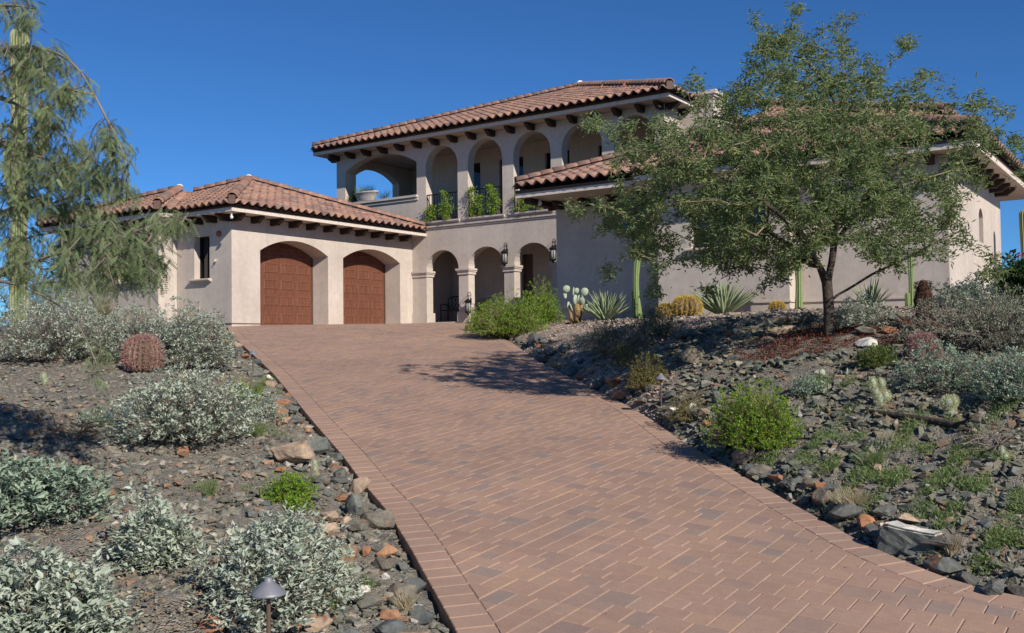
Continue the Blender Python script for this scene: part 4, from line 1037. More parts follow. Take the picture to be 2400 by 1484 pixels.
agave_px(1418, 20.5, 115, 78, 'upright grey-green agave beside the prickly pear at the dark wall', n=110, lw=.075, rs=4)
agave_px(1695, 20.2, 165, 90, 'wide spiky agave in front of the house wall right of the golden cactus', n=125, lw=.08, rs=5)
agave_px(2040, 20.3, 130, 90, 'partly hidden agave behind the pale bush, right of the tree', n=34, lw=.055, rs=6)

# ================================================================== CACTI
def m_ribbed(name, c, rib):
    M, nt, b = mat(name); f = rnd_attr(nt); n1 = noise(nt, 5, 4)
    c1 = ramp(nt, n1, [(.3, tuple(x*.85 for x in c)), (.7, tuple(x*1.15 for x in c))]); finish(nt, b, mix(nt, f, c1, rib), .7, .25); return M
M_SAG = m_ribbed('saguaro_skin', (.14, .19, .075), (.33, .31, .18))
M_COL = m_ribbed('columnar_cactus_skin', (.13, .195, .065), (.27, .32, .14))
M_PAD = m_simple('prickly_pear_pad', (.33, .38, .28), .7, var=.2)
M_PADOLD = m_simple('corky_cactus_trunk', (.23, .15, .06), .9, var=.35, sc=14)
M_BARREL = m_ribbed('barrel_skin', (.14, .115, .07), (.26, .14, .11))
M_SPRED = m_leaf('pink_red_spines', [(0, (.27,.12,.10)), (.6, (.36,.20,.18)), (1, (.46,.33,.30))], .6, .1)
M_SPGOLD = m_leaf('golden_spines', [(0, (.40,.27,.04)), (.5, (.55,.40,.07)), (1, (.66,.52,.14))], .6, .1)
M_SPPALE = m_leaf('pale_spines', [(0, (.50,.48,.26)), (.5, (.62,.60,.36)), (1, (.40,.42,.20))], .6, .2)
M_DEADSP = m_leaf('dark_dead_spines', [(0, (.03,.016,.012)), (1, (.075,.045,.035))], .9, 0)
M_CRISTATE = m_simple('brown_woody_cactus', (.075, .035, .022), .95, var=.5, sc=16, bs=1, bd=.05, bsc=25)
def ribbed(mb, path, radii, ribs=12, depth=.16, per=4):
    n = ribs*per; path = [Vector(p) for p in path]; V = []; nrm = Vector((1, 0, 0))
    for i, p in enumerate(path):
        t = (path[min(i+1, len(path)-1)]-path[max(i-1, 0)]).normalized(); nrm = (nrm-t*nrm.dot(t)).normalized(); bi = t.cross(nrm)
        for k in range(n):
            a = 2*PI*k/n; rr = radii[i]*(1-depth*(.5-.5*math.cos(2*PI*(k % per)/per))); V.append(p+(nrm*math.cos(a)+bi*math.sin(a))*rr)
    b = len(mb.v); mb.v.extend([tuple(q) for q in V])
    for i in range(len(path)-1):
        for k in range(n):
            mb.f.append((b+i*n+k, b+i*n+(k+1) % n, b+(i+1)*n+(k+1) % n, b+(i+1)*n+k)); mb.r.append(.75 if k % per in (0, per-1) else 0.0)
    mb.f.append(tuple(b+(len(path)-1)*n+k for k in range(n))); mb.r.append(.3)
def column_path(h, r, x=0, y=0, z0=-.05, wav=.0, seg=9):
    P = []; R = []
    for i in range(seg+1): t = i/seg; P.append((x+wav*math.sin(t*3), y, z0+(h-r-z0)*t)); R.append(r*(.9+.1*math.sin(t*7+1))*(.85 if i == 0 else 1))
    for a in (25, 50, 70, 84): P.append((x+wav*math.sin(3), y, h-r+r*math.sin(math.radians(a)))); R.append(r*math.cos(math.radians(a)))
    return P, R
def arm_path(h0, out, rise, ang, r, x0=0, y0=0):
    c, s = math.cos(ang), math.sin(ang); P = []; R = []
    for t in np.linspace(0, 1, 6): a = t*PI/2; P.append((x0+c*out*math.sin(a), y0+s*out*math.sin(a), h0+out*.6*(1-math.cos(a)))); R.append(r*(.75+.25*t))
    P.append((x0+c*out, y0+s*out, h0+out*.6+rise)); R.append(r)
    for a in (30, 60, 82): P.append((x0+c*out, y0+s*out, h0+out*.6+rise+r*math.sin(math.radians(a)))); R.append(r*math.cos(math.radians(a)))
    return P, R
def spines(root, pts, dirs, L, w, m_, k=4, name='spines', spread=.6, rs=0):
    rg = np.random.default_rng(rs); pts = np.repeat(np.asarray(pts), k, 0); dirs = np.repeat(np.asarray(dirs), k, 0); n = len(pts)
    d = unit(dirs+rg.standard_normal((n, 3))*spread)
    V, F, R = leaf_cards(pts, d, unit(rg.standard_normal((n, 3))), L*rg.uniform(.6, 1.2, n), w, rg.random(n), fold=0)
    return part(name, V, F, R, m_, root)
def column_cactus(name, P, h, r, label, arms=(), ribs=7, m_=M_COL, wav=.0, cat='columnar cactus', sp=True):
    root = plant_root(name, P, label, cat); mb = MB(); p, q = column_path(h, r, wav=wav); ribbed(mb, p, q, ribs, .22); link('stem', mb.mesh('stem', m_, smooth=False, fixn=False), root)
    for (h0, out, rise, ang, ra) in arms:
        mb = MB(); p2, q2 = arm_path(h0, out, rise, ang, ra); ribbed(mb, p2, q2, ribs, .22); link('arm', mb.mesh('arm', m_, fixn=False), root)
    if sp:
        pts, ds = [], []
        for k in range(ribs):
            a = 2*PI*k/ribs
            for z in np.arange(.1, h-r*.5, max(.05, r*.45)): pts.append((r*math.cos(a)+wav*math.sin(z/h*3), r*math.sin(a), z)); ds.append((math.cos(a), math.sin(a), .2))
        spines(root, pts, ds, r*.28, r*.035, M_SPPALE, 3, rs=ribs)
    return root
P = tuple(at_depth(44, 700, 23.0)); P = (P[0], P[1], gz(P[0], P[1]))
top = float(at_depth(46, 65, 23.0)[2])
column_cactus('saguaro', P, top-P[2], .205, 'giant saguaro with one short arm rising behind the left tree', arms=[(4.1, .52, .75, .1, .15), (3.5, .4, .5, 2.6, .13)], ribs=17, m_=M_SAG, cat='saguaro', sp=False)
P = tuple(at_depth(2408, 700, 24.0)); P = (P[0], P[1], gz(P[0], P[1])); top = float(at_depth(2408, 490, 24.0)[2])
column_cactus('saguaro', P, top-P[2], .14, 'dark saguaro column cut by the right picture edge', ribs=15, m_=M_SAG, cat='saguaro', sp=False)
P = by_wall(1500, 20.3); s = P[1]/FPX
column_cactus('columnar_cactus', P, 168*s, 8*s, 'slim columnar cactus with side arms in front of the dark wall', arms=[(4*s, 15*s, 50*s, 2.6, 6.5*s), (8*s, 10*s, 34*s, 4.0, 6*s)], wav=-8*s)
P = by_wall(1872, 20.5); s = P[1]/FPX
column_cactus('columnar_cactus', P, 145*s, 9.5*s, 'single tall green columnar cactus at the lit wall corner', wav=2*s)
P = by_wall(2138, 19.8); s = P[1]/FPX
column_cactus('columnar_cactus', P, 130*s, 7.5*s, 'columnar cactus left of the brown woody cactus', arms=[(2*s, 11*s, 22*s, 3.3, 6*s)])
# brown woody column
P = ground_at(2166, 776); s = P[1]/FPX; root = plant_root('dead_cactus', P, 'dark brown shaggy dead cactus trunk standing right of the tree', 'dead cactus')
mb = MB(); rr2 = random.Random(5)
for k in range(3):
    pts = [((rr2.uniform(-6, 6)+k*5-5)*s, rr2.uniform(-4, 4)*s, z*s) for z in (-4, 20, 45, 70, 95, 118-k*14)]; mb.tube(pts, [15*s, 14*s, 12*s, 13*s, 15*s, 8*s], 9)
o = link('trunk', mb.mesh('trunk', M_CRISTATE, smooth=True), root)
pts = []; ds = []
for k in range(1500): a = rr2.uniform(0, 2*PI); z = rr2.uniform(0, 118); pts.append((15*s*math.cos(a)*rr2.uniform(.8, 1.2), 13*s*math.sin(a), z*s)); ds.append((math.cos(a), math.sin(a), -.3))
spines(root, pts, ds, .045, .006, M_DEADSP, 2, name='dead_spines', rs=3)
# barrels
def barrel(P, w, h, label, spm, skin=M_BARREL, ribs=20, name='barrel_cactus', cat='barrel cactus', den=1.0, spl=.05, spw=.003, top=False):
    root = plant_root(name, P, label, cat); mb = MB(); Pp, Rr = [], []
    for i in range(13):
        t = i/12; a = t*PI*.97-PI/2*.7; a = min(a, PI/2*.97); Pp.append((0, 0, h*.42+h*.58*math.sin(a) if a > 0 else h*.42+h*.5*math.sin(a))); Rr.append(w/2*math.cos(a)**.8)
    ribbed(mb, Pp, Rr, ribs, .16); link('body', mb.mesh('body', skin, fixn=False), root); pts, ds = [], []
    for k in range(ribs):
        a = 2*PI*k/ribs
        for j in range(int(17*den)):
            el = -.6+(j/(17*den))*2.1; rr = w/2*max(0, math.cos(el))**.8*1.0; z = h*.42+(h*.58 if el > 0 else h*.5)*math.sin(el); pts.append((rr*math.cos(a), rr*math.sin(a), z)); ds.append((math.cos(a)*math.cos(el), math.sin(a)*math.cos(el), math.sin(el)+.1))
    spines(root, pts, ds, spl, spw, spm, 15, spread=.75, rs=int(w*1000)); return root
def barrel_px(x, y, w, h, label, spm, **k):
    P = by_wall(x, y) if y < 40 else ground_at(x, y); s = P[1]/FPX; return barrel(P, w*s, h*s, label, spm, **k)
barrel_px(335, 872, 88, 82, 'large pinkish red barrel cactus among the left brittlebushes', M_SPRED, spl=.065, spw=.007, ribs=22)
barrel_px(2163, 850, 74, 62, 'reddish barrel cactus on the right slope behind a brittlebush', M_SPRED, spl=.055, spw=.0045)
barrel_px(1610, 18.9, 66, 44, 'large golden barrel cactus in front of the wall corner', M_SPGOLD, spl=.07, spw=.006, ribs=18)
barrel_px(1560, 19.8, 38, 34, 'smaller yellow barrel cactus behind the shaded shrub', M_SPGOLD, spl=.06, spw=.006, ribs=16)
barrel_px(1822, 20.2, 34, 24, 'small bright golden barrel cactus left of the tall green column', M_SPGOLD, spl=.05, spw=.006, ribs=16)
# prickly pears
def pad(mb, c, w, h, az, tilt):
    n = 14; R = Matrix.Rotation(az, 3, 'Z') @ Matrix.Rotation(tilt, 3, 'X'); V = []; th = w*.10
    for j, (k, y) in enumerate(((.86, -th), (1.0, 0), (.86, th))):
        for i in range(n):
            a = 2*PI*i/n; x = w/2*k*math.cos(a)*(1-.12*math.sin(a)*-1); z = h/2*k*math.sin(a)+h/2; V.append(Vector(c)+R@Vector((x, y, z)))
    F = [tuple(range(n-1, -1, -1)), tuple(2*n+i for i in range(n))]+[(j*n+i, j*n+(i+1) % n, (j+1)*n+(i+1) % n, (j+1)*n+i) for j in range(2) for i in range(n)]
    mb.add(V, F); return Vector(c)+R@Vector((0, 0, h))
P = by_wall(1352, 20.6); s = P[1]/FPX; root = plant_root('prickly_pear', P, 'tall prickly pear with pale round pads and a corky trunk at the dark wall', 'prickly pear')
mb = MB(); mb.tube([(0, 0, -.05), (2*s, 0, 25*s), (0, 0, 48*s)], [9*s, 8*s, 6*s], 8); mb.tube([(-12*s, 0, -.05), (-14*s, 0, 20*s), (-18*s, 0, 38*s)], [5*s, 4*s, 3*s], 7); mb.tube([(3*s, 0, 10*s), (10*s, 0, 30*s), (12*s, 0, 45*s)], [5*s, 5*s, 4*s], 7); link('trunk', mb.mesh('trunk', M_PADOLD, smooth=True), root)
for (x, z, w_, h_, az, ti) in ((-20, 36, 11, 18, .9, .1), (-26, 60, 9, 20, .3, -.3), (-4, 46, 13, 24, .6, .1), (2, 48, 13, 22, 1.3, .2), (13, 44, 14, 20, -.2, .3), (-24, 74, 18, 18, .1, .2), (-8, 66, 9, 22, 1.1, .1), (1, 72, 11, 14, .1, 0), (19, 66, 18, 20, -.1, .1), (-10, 30, 12, 20, 1.4, -.3), (14, 62, 5, 14, .2, 0), (20, 30, 12, 18, .5, .4)):
    mb = MB(); pad(mb, (x*s, random.uniform(-4, 4)*s, z*s), w_*s, h_*s, az, ti); link('pad', mb.mesh('pad', M_PAD, smooth=True), root)
for (x, y, w_, h_, az, lab) in ((1927, 884, 15, 21, .2, 'upright pale prickly pear pad left of its leaning twin'), (1984, 884, 10, 24, 1.1, 'narrow leaning prickly pear pad right of the rounder one')):
    P = ground_at(x, y); s = P[1]/FPX; root = plant_root('prickly_pear', P, lab, 'prickly pear'); mb = MB(); pad(mb, (0, 0, -.01), w_*s, h_*s, az, .1); link('pad', mb.mesh('pad', M_PAD, smooth=True), root)
# chollas
def cholla(P, lobes, label):
    root = plant_root('cholla_cactus', P, label, 'cholla')
    for (x, z0, z1, r) in lobes:
        mb = MB(); c = Vector((x, 0, (z0+z1)/2)); prof = []
        for i in range(7): a = -PI/2+PI*i/6; prof.append((max(.002, r*math.cos(a)), (z1-z0)/2*math.sin(a)))
        mb.lathe(prof, 10, tuple(c)); o = link('joint', mb.mesh('joint', M_PAD, smooth=True), root); n = 700; rg = np.random.default_rng(int(1e4*abs(x)+z1*1e3)); D = rot_rand(n)
        pts = np.array(c)+D*np.array([r, r, (z1-z0)/2])*.95; V, F, R = leaf_cards(pts-np.array([0, 0, 0]), D+rg.standard_normal((n, 3))*.35, rot_rand(n), r*.8, r*.07, rg.random(n), fold=0); part('spines', V, F, R, M_SPPALE, o)
def cholla_px(x, y, lobes, label):
    P = ground_at(x, y); s = P[1]/FPX; cholla(P, [tuple(q*s for q in l) for l in lobes], label)
cholla_px(2062, 952, [(0, 0, 34, 10), (-9, 18, 48, 8), (-15, 38, 66, 8), (5, 40, 64, 7), (14, 10, 36, 9)], 'branching fuzzy cholla on the slope below the tree')
cholla_px(2228, 978, [(0, 0, 30, 10), (-5, 20, 48, 12), (8, 26, 50, 9)], 'stubby cholla right of the branching one')
cholla_px(105, 902, [(0, 0, 16, 5), (-3, 10, 28, 5)], 'tiny pale cholla on the bare left slope')
cholla_px(738, 1110, [(0, 0, 20, 6), (-1, 12, 32, 5)], 'small upright cholla just above the rust-edged boulders')
cholla_px(2355, 1085, [(0, 0, 24, 8), (-6, 14, 38, 6)], 'short cholla near the right picture edge')
# ================================================================== TREES
def resample_poly(pts, step):
    P = np.array(pts, float); L = np.concatenate([[0], np.cumsum(np.linalg.norm(np.diff(P, axis=0), axis=1))]); n = max(2, int(L[-1]/step)+1); s = np.linspace(0, L[-1], n)
    Q = np.stack([np.interp(s, L, P[:, i]) for i in range(3)], 1)
    if n > 6:
        for _ in range(3): Q[1:-1] = (Q[:-2]+2*Q[1:-1]+Q[2:])/4
    return Q
def grow(skel, attr, rg, step=.14, tip_r=.0035, droop=.0, expo=.46, wiggle=.012):
    """join every attractor to the nearest wood already there; returns nodes, parents, radii, twig runs"""
    nodes = [np.array(skel[0][0], float)]; par = [-1]
    for pts in skel:
        Q = resample_poly(pts, step); d = np.linalg.norm(np.array(nodes)-Q[0], axis=1); p = int(np.argmin(d))
        for q in Q[1:]: nodes.append(q); par.append(p); p = len(nodes)-1
    attr = np.array(attr); D = np.min(np.linalg.norm(attr[:, None]-np.array(nodes)[None], axis=2), axis=1); order = np.argsort(D)
    arr = np.zeros((60000, 3)); arr[:len(nodes)] = nodes; cnt = len(nodes); par = par[:]; runs = []; tips = []
    for k in order:
        a = attr[k]; dv = arr[:cnt]-a; dist = np.sqrt((dv**2).sum(1)); cost = dist+.35*np.maximum(0, arr[:cnt, 2]-a[2])*(1 if droop < .1 else -.2)
        j = int(np.argmin(cost)); b = arr[j]; L = dist[j]; n = max(1, int(L/step)); p = j; run = [j]
        bendv = rg.normal(0, .08*L, 3); bendv[2] += .10*L
        for i in range(1, n+1):
            t = i/n; q = b+(a-b)*t+bendv*math.sin(PI*t)*.8+rg.normal(0, wiggle, 3); q[2] -= droop*L*t*t
            arr[cnt] = q; par.append(p); p = cnt; run.append(cnt); cnt += 1
        runs.append(run); tips.append(p)
    nodes = arr[:cnt].copy(); par = np.array(par); w = np.zeros(cnt); w[tips] += 1
    for i in range(cnt-1, 0, -1): w[par[i]] += w[i]
    return nodes, par, tip_r*np.maximum(w, 1)**expo, runs
def wood_parts(root, nodes, par, rad, m_, trunk_r=.02, names=('trunk', 'branches'), thin=None):
    idx = np.arange(1, len(nodes)); P0 = nodes[par[idx]]; P1 = nodes[idx]; R1 = rad[idx]; R0 = np.minimum(rad[par[idx]], R1*1.35)
    big = R1 > trunk_r
    for nm, sel, n in ((names[0], big, 8), (names[1], ~big, 4)):
        if sel.any():
            V, F = tubes_np(P0[sel], P1[sel]+(P1[sel]-P0[sel])*.06, R0[sel], R1[sel], n); part(nm, V, F, None, m_ if nm == 'trunk' or thin is None else thin, root, smooth=True)
def poly_inside(poly, x, y):
    c = False; j = len(poly)-1
    for i in range(len(poly)):
        if (poly[i][1] > y) != (poly[j][1] > y) and x < (poly[j][0]-poly[i][0])*(y-poly[i][1])/(poly[j][1]-poly[i][1])+poly[i][0]: c = not c
        j = i
    return c
# ---- the mesquite beside the house.  Crown drawn in a plane 13.5 m off, then given depth
rg = np.random.default_rng(21)
TP = ground_at(1942, 788); TY = TP[1]; ts = TY/FPX
tree = plant_root('mesquite_tree', TP, 'large airy mesquite tree with forked dark trunk on red bark mulch before the house', 'tree')
def tp(px, py, dy=0.0): return at_depth(px, py, TY+dy)-np.array(TP)*1.0
T0 = np.array(TP)
trunk = [(0, 0, -.1), tp(1944, 745), tp(1942, 700), tp(1938, 662)]
skel = [[np.array(q) for q in trunk],
        [tp(1938, 662), tp(1926, 640), tp(1915, 610), tp(1890, 560), tp(1850, 500, .3), tp(1790, 430, .5), tp(1700, 380, .6)],
        [tp(1938, 662), tp(1950, 625), tp(1955, 570), tp(1960, 500), tp(1975, 420, -.3), tp(1980, 330, -.4), tp(1960, 240, -.3), tp(1900, 150)],
        [tp(1944, 700), tp(1975, 688), tp(2005, 668), tp(2045, 640), tp(2090, 622, -.3), tp(2140, 600, -.5), tp(2200, 560, -.7), tp(2260, 540, -.8)],
        [tp(1915, 625), tp(1890, 618, .4), tp(1865, 585, .8), tp(1800, 540, 1.2), tp(1700, 500, 1.4), tp(1600, 470, 1.2), tp(1500, 450, 1.0)],
        [tp(1955, 570), tp(2010, 500, .5), tp(2080, 430, .9), tp(2150, 350, 1.2), tp(2220, 260, 1.2)],
        [tp(1926, 640), tp(1900, 590, -.9), tp(1850, 520, -1.4), tp(1760, 450, -1.7), tp(1660, 400, -1.6)],
        [tp(1960, 500), tp(2040, 460, -1.2), tp(2130, 430, -1.5), tp(2230, 400, -1.2)],
        [tp(1790, 430, .5), tp(1740, 330, .2), tp(1720, 240, 0)], [tp(1980, 330, -.4), tp(2040, 240, 0), tp(2060, 170, 0)]]
outline = [(1395, 478), (1450, 440), (1425, 380), (1450, 340), (1530, 330), (1520, 270), (1590, 250), (1690, 220), (1745, 190), (1750, 130), (1780, 75), (1850, 55), (1900, 45), (1960, 70), (2000, 120), (2050, 140), (2080, 210),
           (2150, 170), (2230, 190), (2320, 215), (2345, 300), (2330, 360), (2300, 440), (2260, 520), (2280, 570), (2230, 610), (2160, 600), (2130, 640), (2060, 610), (2000, 590), (1960, 560), (1900, 600), (1840, 640), (1780, 625), (1720, 650), (1650, 630), (1560, 600), (1545, 655), (1500, 610), (1440, 560), (1400, 510)]
oc = np.array(outline); cx, cy = 1890, 370
att = []
while len(att) < 1650:
    x, y = rg.uniform(1390, 2350), rg.uniform(40, 660)
    if not poly_inside(outline, x, y): continue
    e = math.hypot((x-cx)/480, (y-cy)/320); th = max(.25, 1-e*e)**.5
    dens = .45+.55*math.exp(-((x-1870)/260)**2-((y-430)/190)**2)
    if x > 2080 and y < 420: dens *= .75
    if y < 190: dens *= .95
    if x > 2130: dens *= .62
    nz = wob(x/95, y/95, 1.6, 3.3)
    if nz < -.5 or rg.random() > dens*(1.25 if nz > .1 else .8): continue
    att.append(tp(x, y, rg.uniform(-1, 1)*2.1*th))
for x, y in ((1345, 482), (1360, 500), (1372, 300), (1400, 300), (1440, 320), (1385, 285), (1470, 300), (1600, 200), (1640, 185), (1760, 45), (1875, 22), (1988, 48), (2128, 100), (2132, 92), (2360, 260), (2372, 330), (2390, 345), (2330, 610), (2345, 640), (2300, 640), (1540, 700), (1545, 680), (1650, 685), (1790, 670), (1825, 660), (1420, 640), (1490, 540), (1405, 545)):
    for _ in range(3): att.append(tp(x+rg.uniform(-14, 14), y+rg.uniform(-12, 12), rg.uniform(-.6, .6)))
nodes, par, rad, runs = grow(skel, att, rg, step=.13, tip_r=.0026, expo=.49)
rad[:40] = np.maximum(rad[:40], 0)
rad = rad*(.074/max(rad[3], .01))
wood_parts(tree, nodes, par, np.maximum(rad, .0034), M_BARK, .013, thin=M_TANTWIG)
def fronds(nodes, runs, rg, per, L, W, spread, droop, m_, root, name, tail=6, coln=.16, seg=True, off=.05, updir=-.2):
    idx = np.concatenate([np.array(r[-min(len(r), tail):]) for r in runs]); bi = np.repeat(idx, per); n = len(bi)
    P = nodes[bi]+rg.normal(0, off, (n, 3)); d = rg.standard_normal((n, 3)); d[:, 2] = d[:, 2]*.6+updir; d = unit(d)
    cl = (wob(nodes[bi, 0]*2.2, nodes[bi, 2]*2.2+nodes[bi, 1], 1.3, 4.0)*.28+.45); rv = np.clip(cl+rg.normal(0, coln, n), 0, 1)
    V, F, R = leaf_cards(P, d, rot_rand(n), L*rg.uniform(.55, 1.3, n), W*rg.uniform(.7, 1.3, n), rv, fold=.15, bend=droop, six=seg)
    part(name, V, F, R, m_, root)
    return n
fronds(nodes, runs, rg, 18, .080, .021, 1, .3, M_MESQ, tree, 'leaves', tail=7, seg=False, off=.045)

# ---- the ironwood whose boughs hang in from the left
IP = (-6.9, 9.6); IP = (IP[0], IP[1], gz(*IP)); I0 = np.array(IP)
iron = plant_root('ironwood_tree', IP, 'grey-green feathery tree hanging its drooping boughs in from the left edge', 'tree')
def ip(px, py, Y): return at_depth(px, py, Y)-I0
rg = np.random.default_rng(33); h0 = np.array([0, 0, -.1])
T1 = np.array([.1, 0, 1.5]); T2 = np.array([.3, -.1, 2.6]); T3 = np.array([.4, -.1, 4.2])
skel = [[h0, T1, T2, T3, np.array([.3, 0, 6.4])],
        [T2, ip(-250, 640, 9.0), ip(-60, 660, 8.4), ip(80, 612, 8.0), ip(200, 575, 7.8), ip(330, 540, 7.7), ip(440, 500, 7.6)],
        [T1, ip(-200, 700, 8.6), ip(0, 652, 8.0), ip(120, 700, 7.7), ip(190, 760, 7.5), ip(225, 850, 7.4), ip(250, 910, 7.4)],
        [T3, ip(-200, 330, 9.0), ip(0, 330, 8.6), ip(120, 380, 8.4), ip(220, 400, 8.2), ip(290, 440, 8.1)],
        [T3, ip(-150, 150, 9.0), ip(0, 120, 8.6), ip(100, 110, 8.4), ip(170, 140, 8.2), ip(205, 190, 8.1), ip(240, 260, 8.0), ip(285, 345, 8.0), ip(300, 385, 7.9)],
        [T3, ip(-120, 230, 9.5), ip(0, 225, 9.0), ip(90, 270, 8.8), ip(150, 320, 8.6)],
        [T2, ip(-200, 500, 9.5), ip(0, 500, 9.2), ip(120, 480, 9.0), ip(250, 430, 8.8)],
        [np.array([.3, 0, 6.0]), ip(-60, 20, 9.0), ip(30, 10, 8.6), ip(80, 20, 8.5)]]
blobs = [  # (cx, cy, rx, ry, Y, n)
    (40, 25, 55, 35, 8.5, 26), (30, 120, 50, 40, 8.6, 26), (110, 130, 60, 35, 8.4, 34), (60, 180, 70, 40, 8.6, 30), (100, 210, 60, 35, 8.4, 22), (165, 230, 35, 45, 8.3, 26), (205, 190, 12, 12, 8.2, 3), (130, 270, 40, 30, 8.4, 18),
    (250, 310, 35, 30, 8.0, 16), (285, 360, 22, 30, 8.0, 14), (200, 340, 50, 30, 8.2, 18), (60, 310, 70, 50, 8.7, 46), (30, 400, 50, 70, 8.7, 46), (110, 380, 60, 40, 8.5, 36), (200, 405, 70, 30, 8.2, 44), (265, 440, 40, 30, 8.1, 24), (130, 450, 70, 40, 8.4, 40), (180, 480, 35, 30, 8.3, 12),
    (40, 500, 60, 60, 8.9, 44), (110, 570, 80, 40, 8.3, 40), (170, 530, 60, 30, 8.2, 20), (215, 520, 60, 40, 8.0, 34), (290, 590, 75, 50, 7.8, 74), (200, 610, 90, 40, 7.9, 62), (100, 640, 90, 35, 8.0, 46), (350, 590, 35, 35, 7.7, 20), (330, 640, 45, 35, 7.7, 26), (240, 660, 60, 28, 7.7, 26), (375, 650, 15, 45, 7.6, 10), (350, 515, 60, 22, 7.6, 20), (425, 510, 38, 18, 7.6, 16), (375, 535, 30, 25, 7.6, 12), (30, 600, 50, 50, 8.4, 30),
    (235, 850, 16, 45, 7.4, 9), (230, 760, 12, 30, 7.5, 2)]
att = []
for (bx, by, rx, ry, Y, n) in blobs:
    for _ in range(int(n*(.8 if bx < 75 and by < 330 else .85 if by < 500 else .6))):
        a, r = rg.uniform(0, 2*PI), math.sqrt(rg.random()); att.append(ip(bx+rx*r*math.cos(a), by+ry*r*math.sin(a), Y+rg.uniform(-.55, .55)))
for _ in range(170):                                            # the part of the crown outside the picture
    a = rg.uniform(0, 2*PI); r = 2.6*math.sqrt(rg.random()); q = np.array([.1+r*math.cos(a), .2+r*math.sin(a), rg.uniform(2.6, 7.4)])
    w_ = q+I0
    if w_[0]/w_[1] > -.53: continue
    att.append(q)
nodes, par, rad, runs = grow(skel, att, rg, step=.12, tip_r=.0022, droop=.12, expo=.44)
rad *= .085/max(rad[1:6].max(), .01)*.9
wood_parts(iron, nodes, par, np.where(nodes[:, 0]+I0[0] > -.5*(nodes[:, 1]+I0[1]), np.clip(rad*.6, .0018, .011), np.clip(rad, .0018, .07)), M_TWIG, .012)
# pinnate leaves: a rachis with pairs of leaflets hanging along it
def pinnate(nodes, runs, rg, per, L, m_, root, name, tail=6, pairs=8, ll=.014, lw=.0052, off=.03):
    idx = np.concatenate([np.array(r[-min(len(r), tail):]) for r in runs])
    w_ = nodes[idx]+I0; vis = (w_[:, 0]/w_[:, 1] > -.56)
    bi = np.concatenate([np.repeat(idx[vis], per), np.repeat(idx[~vis], 1)]); n = len(bi)
    P = nodes[bi]+rg.normal(0, off, (n, 3)); d = rg.standard_normal((n, 3)); d[:, 2] = d[:, 2]*.35-1.0; d = unit(d); Ln = L*rg.uniform(.6, 1.25, n)
    cl = wob(nodes[bi, 0]*2, nodes[bi, 2]*2, 1.3, 2.0)*.25+.42; rv = np.clip(cl+rg.normal(0, .12, n), 0, 1)
    side = unit(np.cross(d, rot_rand(n)))
    t = (np.arange(pairs)+.7)/pairs
    base = (P[:, None]+d[:, None]*(Ln[:, None]*t[None])[..., None]); base[..., 2] -= (.25*Ln[:, None]*t[None]**2)
    dl = np.concatenate([unit(side[:, None]*1+d[:, None]*.45)*np.ones((1, pairs, 1)), unit(-side[:, None]+d[:, None]*.45)*np.ones((1, pairs, 1))], 1).reshape(-1, 3)
    bb = np.concatenate([base, base], 1).reshape(-1, 3); m2 = len(bb); env = np.tile(np.concatenate([1-.6*np.abs(t-.45), 1-.6*np.abs(t-.45)]), n)
    s2 = np.repeat(np.cross(d, side), 2*pairs, axis=0); tip = bb+dl*(ll*env)[:, None]; wv = unit(np.cross(dl, s2))*(lw*.5)
    V = np.stack([bb+wv*.6, bb-wv*.6, tip-wv, tip+wv], 1).reshape(-1, 3); F = (np.arange(m2)*4)[:, None]+np.arange(4)[None]
    part(name, V, F, np.repeat(rv, 2*pairs), m_, root)
    E1 = P+d*Ln[:, None]; E1[:, 2] -= .25*Ln; V, F = tubes_np(P, E1, .0011, .0006, 3); part('leaf_stalks', V, F, None, M_YTWIG, root); return n*2*pairs
NP_ = pinnate(nodes, runs, rg, 4, .115, M_IRONW, iron, 'leaves', tail=5, ll=.0135, lw=.0075, pairs=10)

# twigs of a tree reaching in at the right edge, and a hazy tree far behind the garage
RP = (8.6, 12.2); RP = (RP[0], RP[1], gz(*RP)); R0_ = np.array(RP); rt = plant_root('mesquite_tree', RP, 'tree outside the right edge with only twig tips showing beside the roof', 'tree')
rg = np.random.default_rng(5); q0 = lambda px, py, Y: at_depth(px, py, Y)-R0_
att = [q0(2392+rg.uniform(-12, 70), 380+rg.uniform(-35, 35), 12.0+rg.uniform(-.3, .3)) for _ in range(26)]+[np.array([rg.uniform(-.8, 1.6), rg.uniform(-1.4, 1.4), rg.uniform(2.2, 4.2)]) for _ in range(160)]
att = [a for a in att if (a[0]+R0_[0])/(a[1]+R0_[1]) > .505]
nodes, par, rad, runs = grow([[(0, 0, -.1), (0, 0, 1.2), (.1, 0, 2.6), (.3, 0, 3.6)], [(0, 0, 1.6), (-.4, 0, 2.6), q0(2420, 390, 12.0)]], att, rg, step=.14, tip_r=.003)
wood_parts(rt, nodes, par, rad, M_BARK, .02); fronds(nodes, runs, rg, 14, .075, .012, 1, .3, M_MESQ, rt, 'leaves', tail=5, seg=False)
FP = at_depth(110, 640, 42); FP = (FP[0], FP[1], 1.0); ft = plant_root('palo_verde_tree', FP, 'soft green tree far behind the left end of the garage roof', 'tree'); rg = np.random.default_rng(9)
att = [np.array([rg.normal(0, 1.7), rg.normal(0, 1.5), 3.5+rg.normal(0, .9)]) for _ in range(300)]
nodes, par, rad, runs = grow([[(0, 0, -.3), (0, 0, 1.2), (.2, 0, 2.6), (.1, 0, 3.6)]], att, rg, step=.25, tip_r=.006)
wood_parts(ft, nodes, par, rad, M_YTWIG, .03); fronds(nodes, runs, rg, 10, .12, .03, 1, .2, M_IRONW, ft, 'leaves', tail=4, seg=False, off=.12)

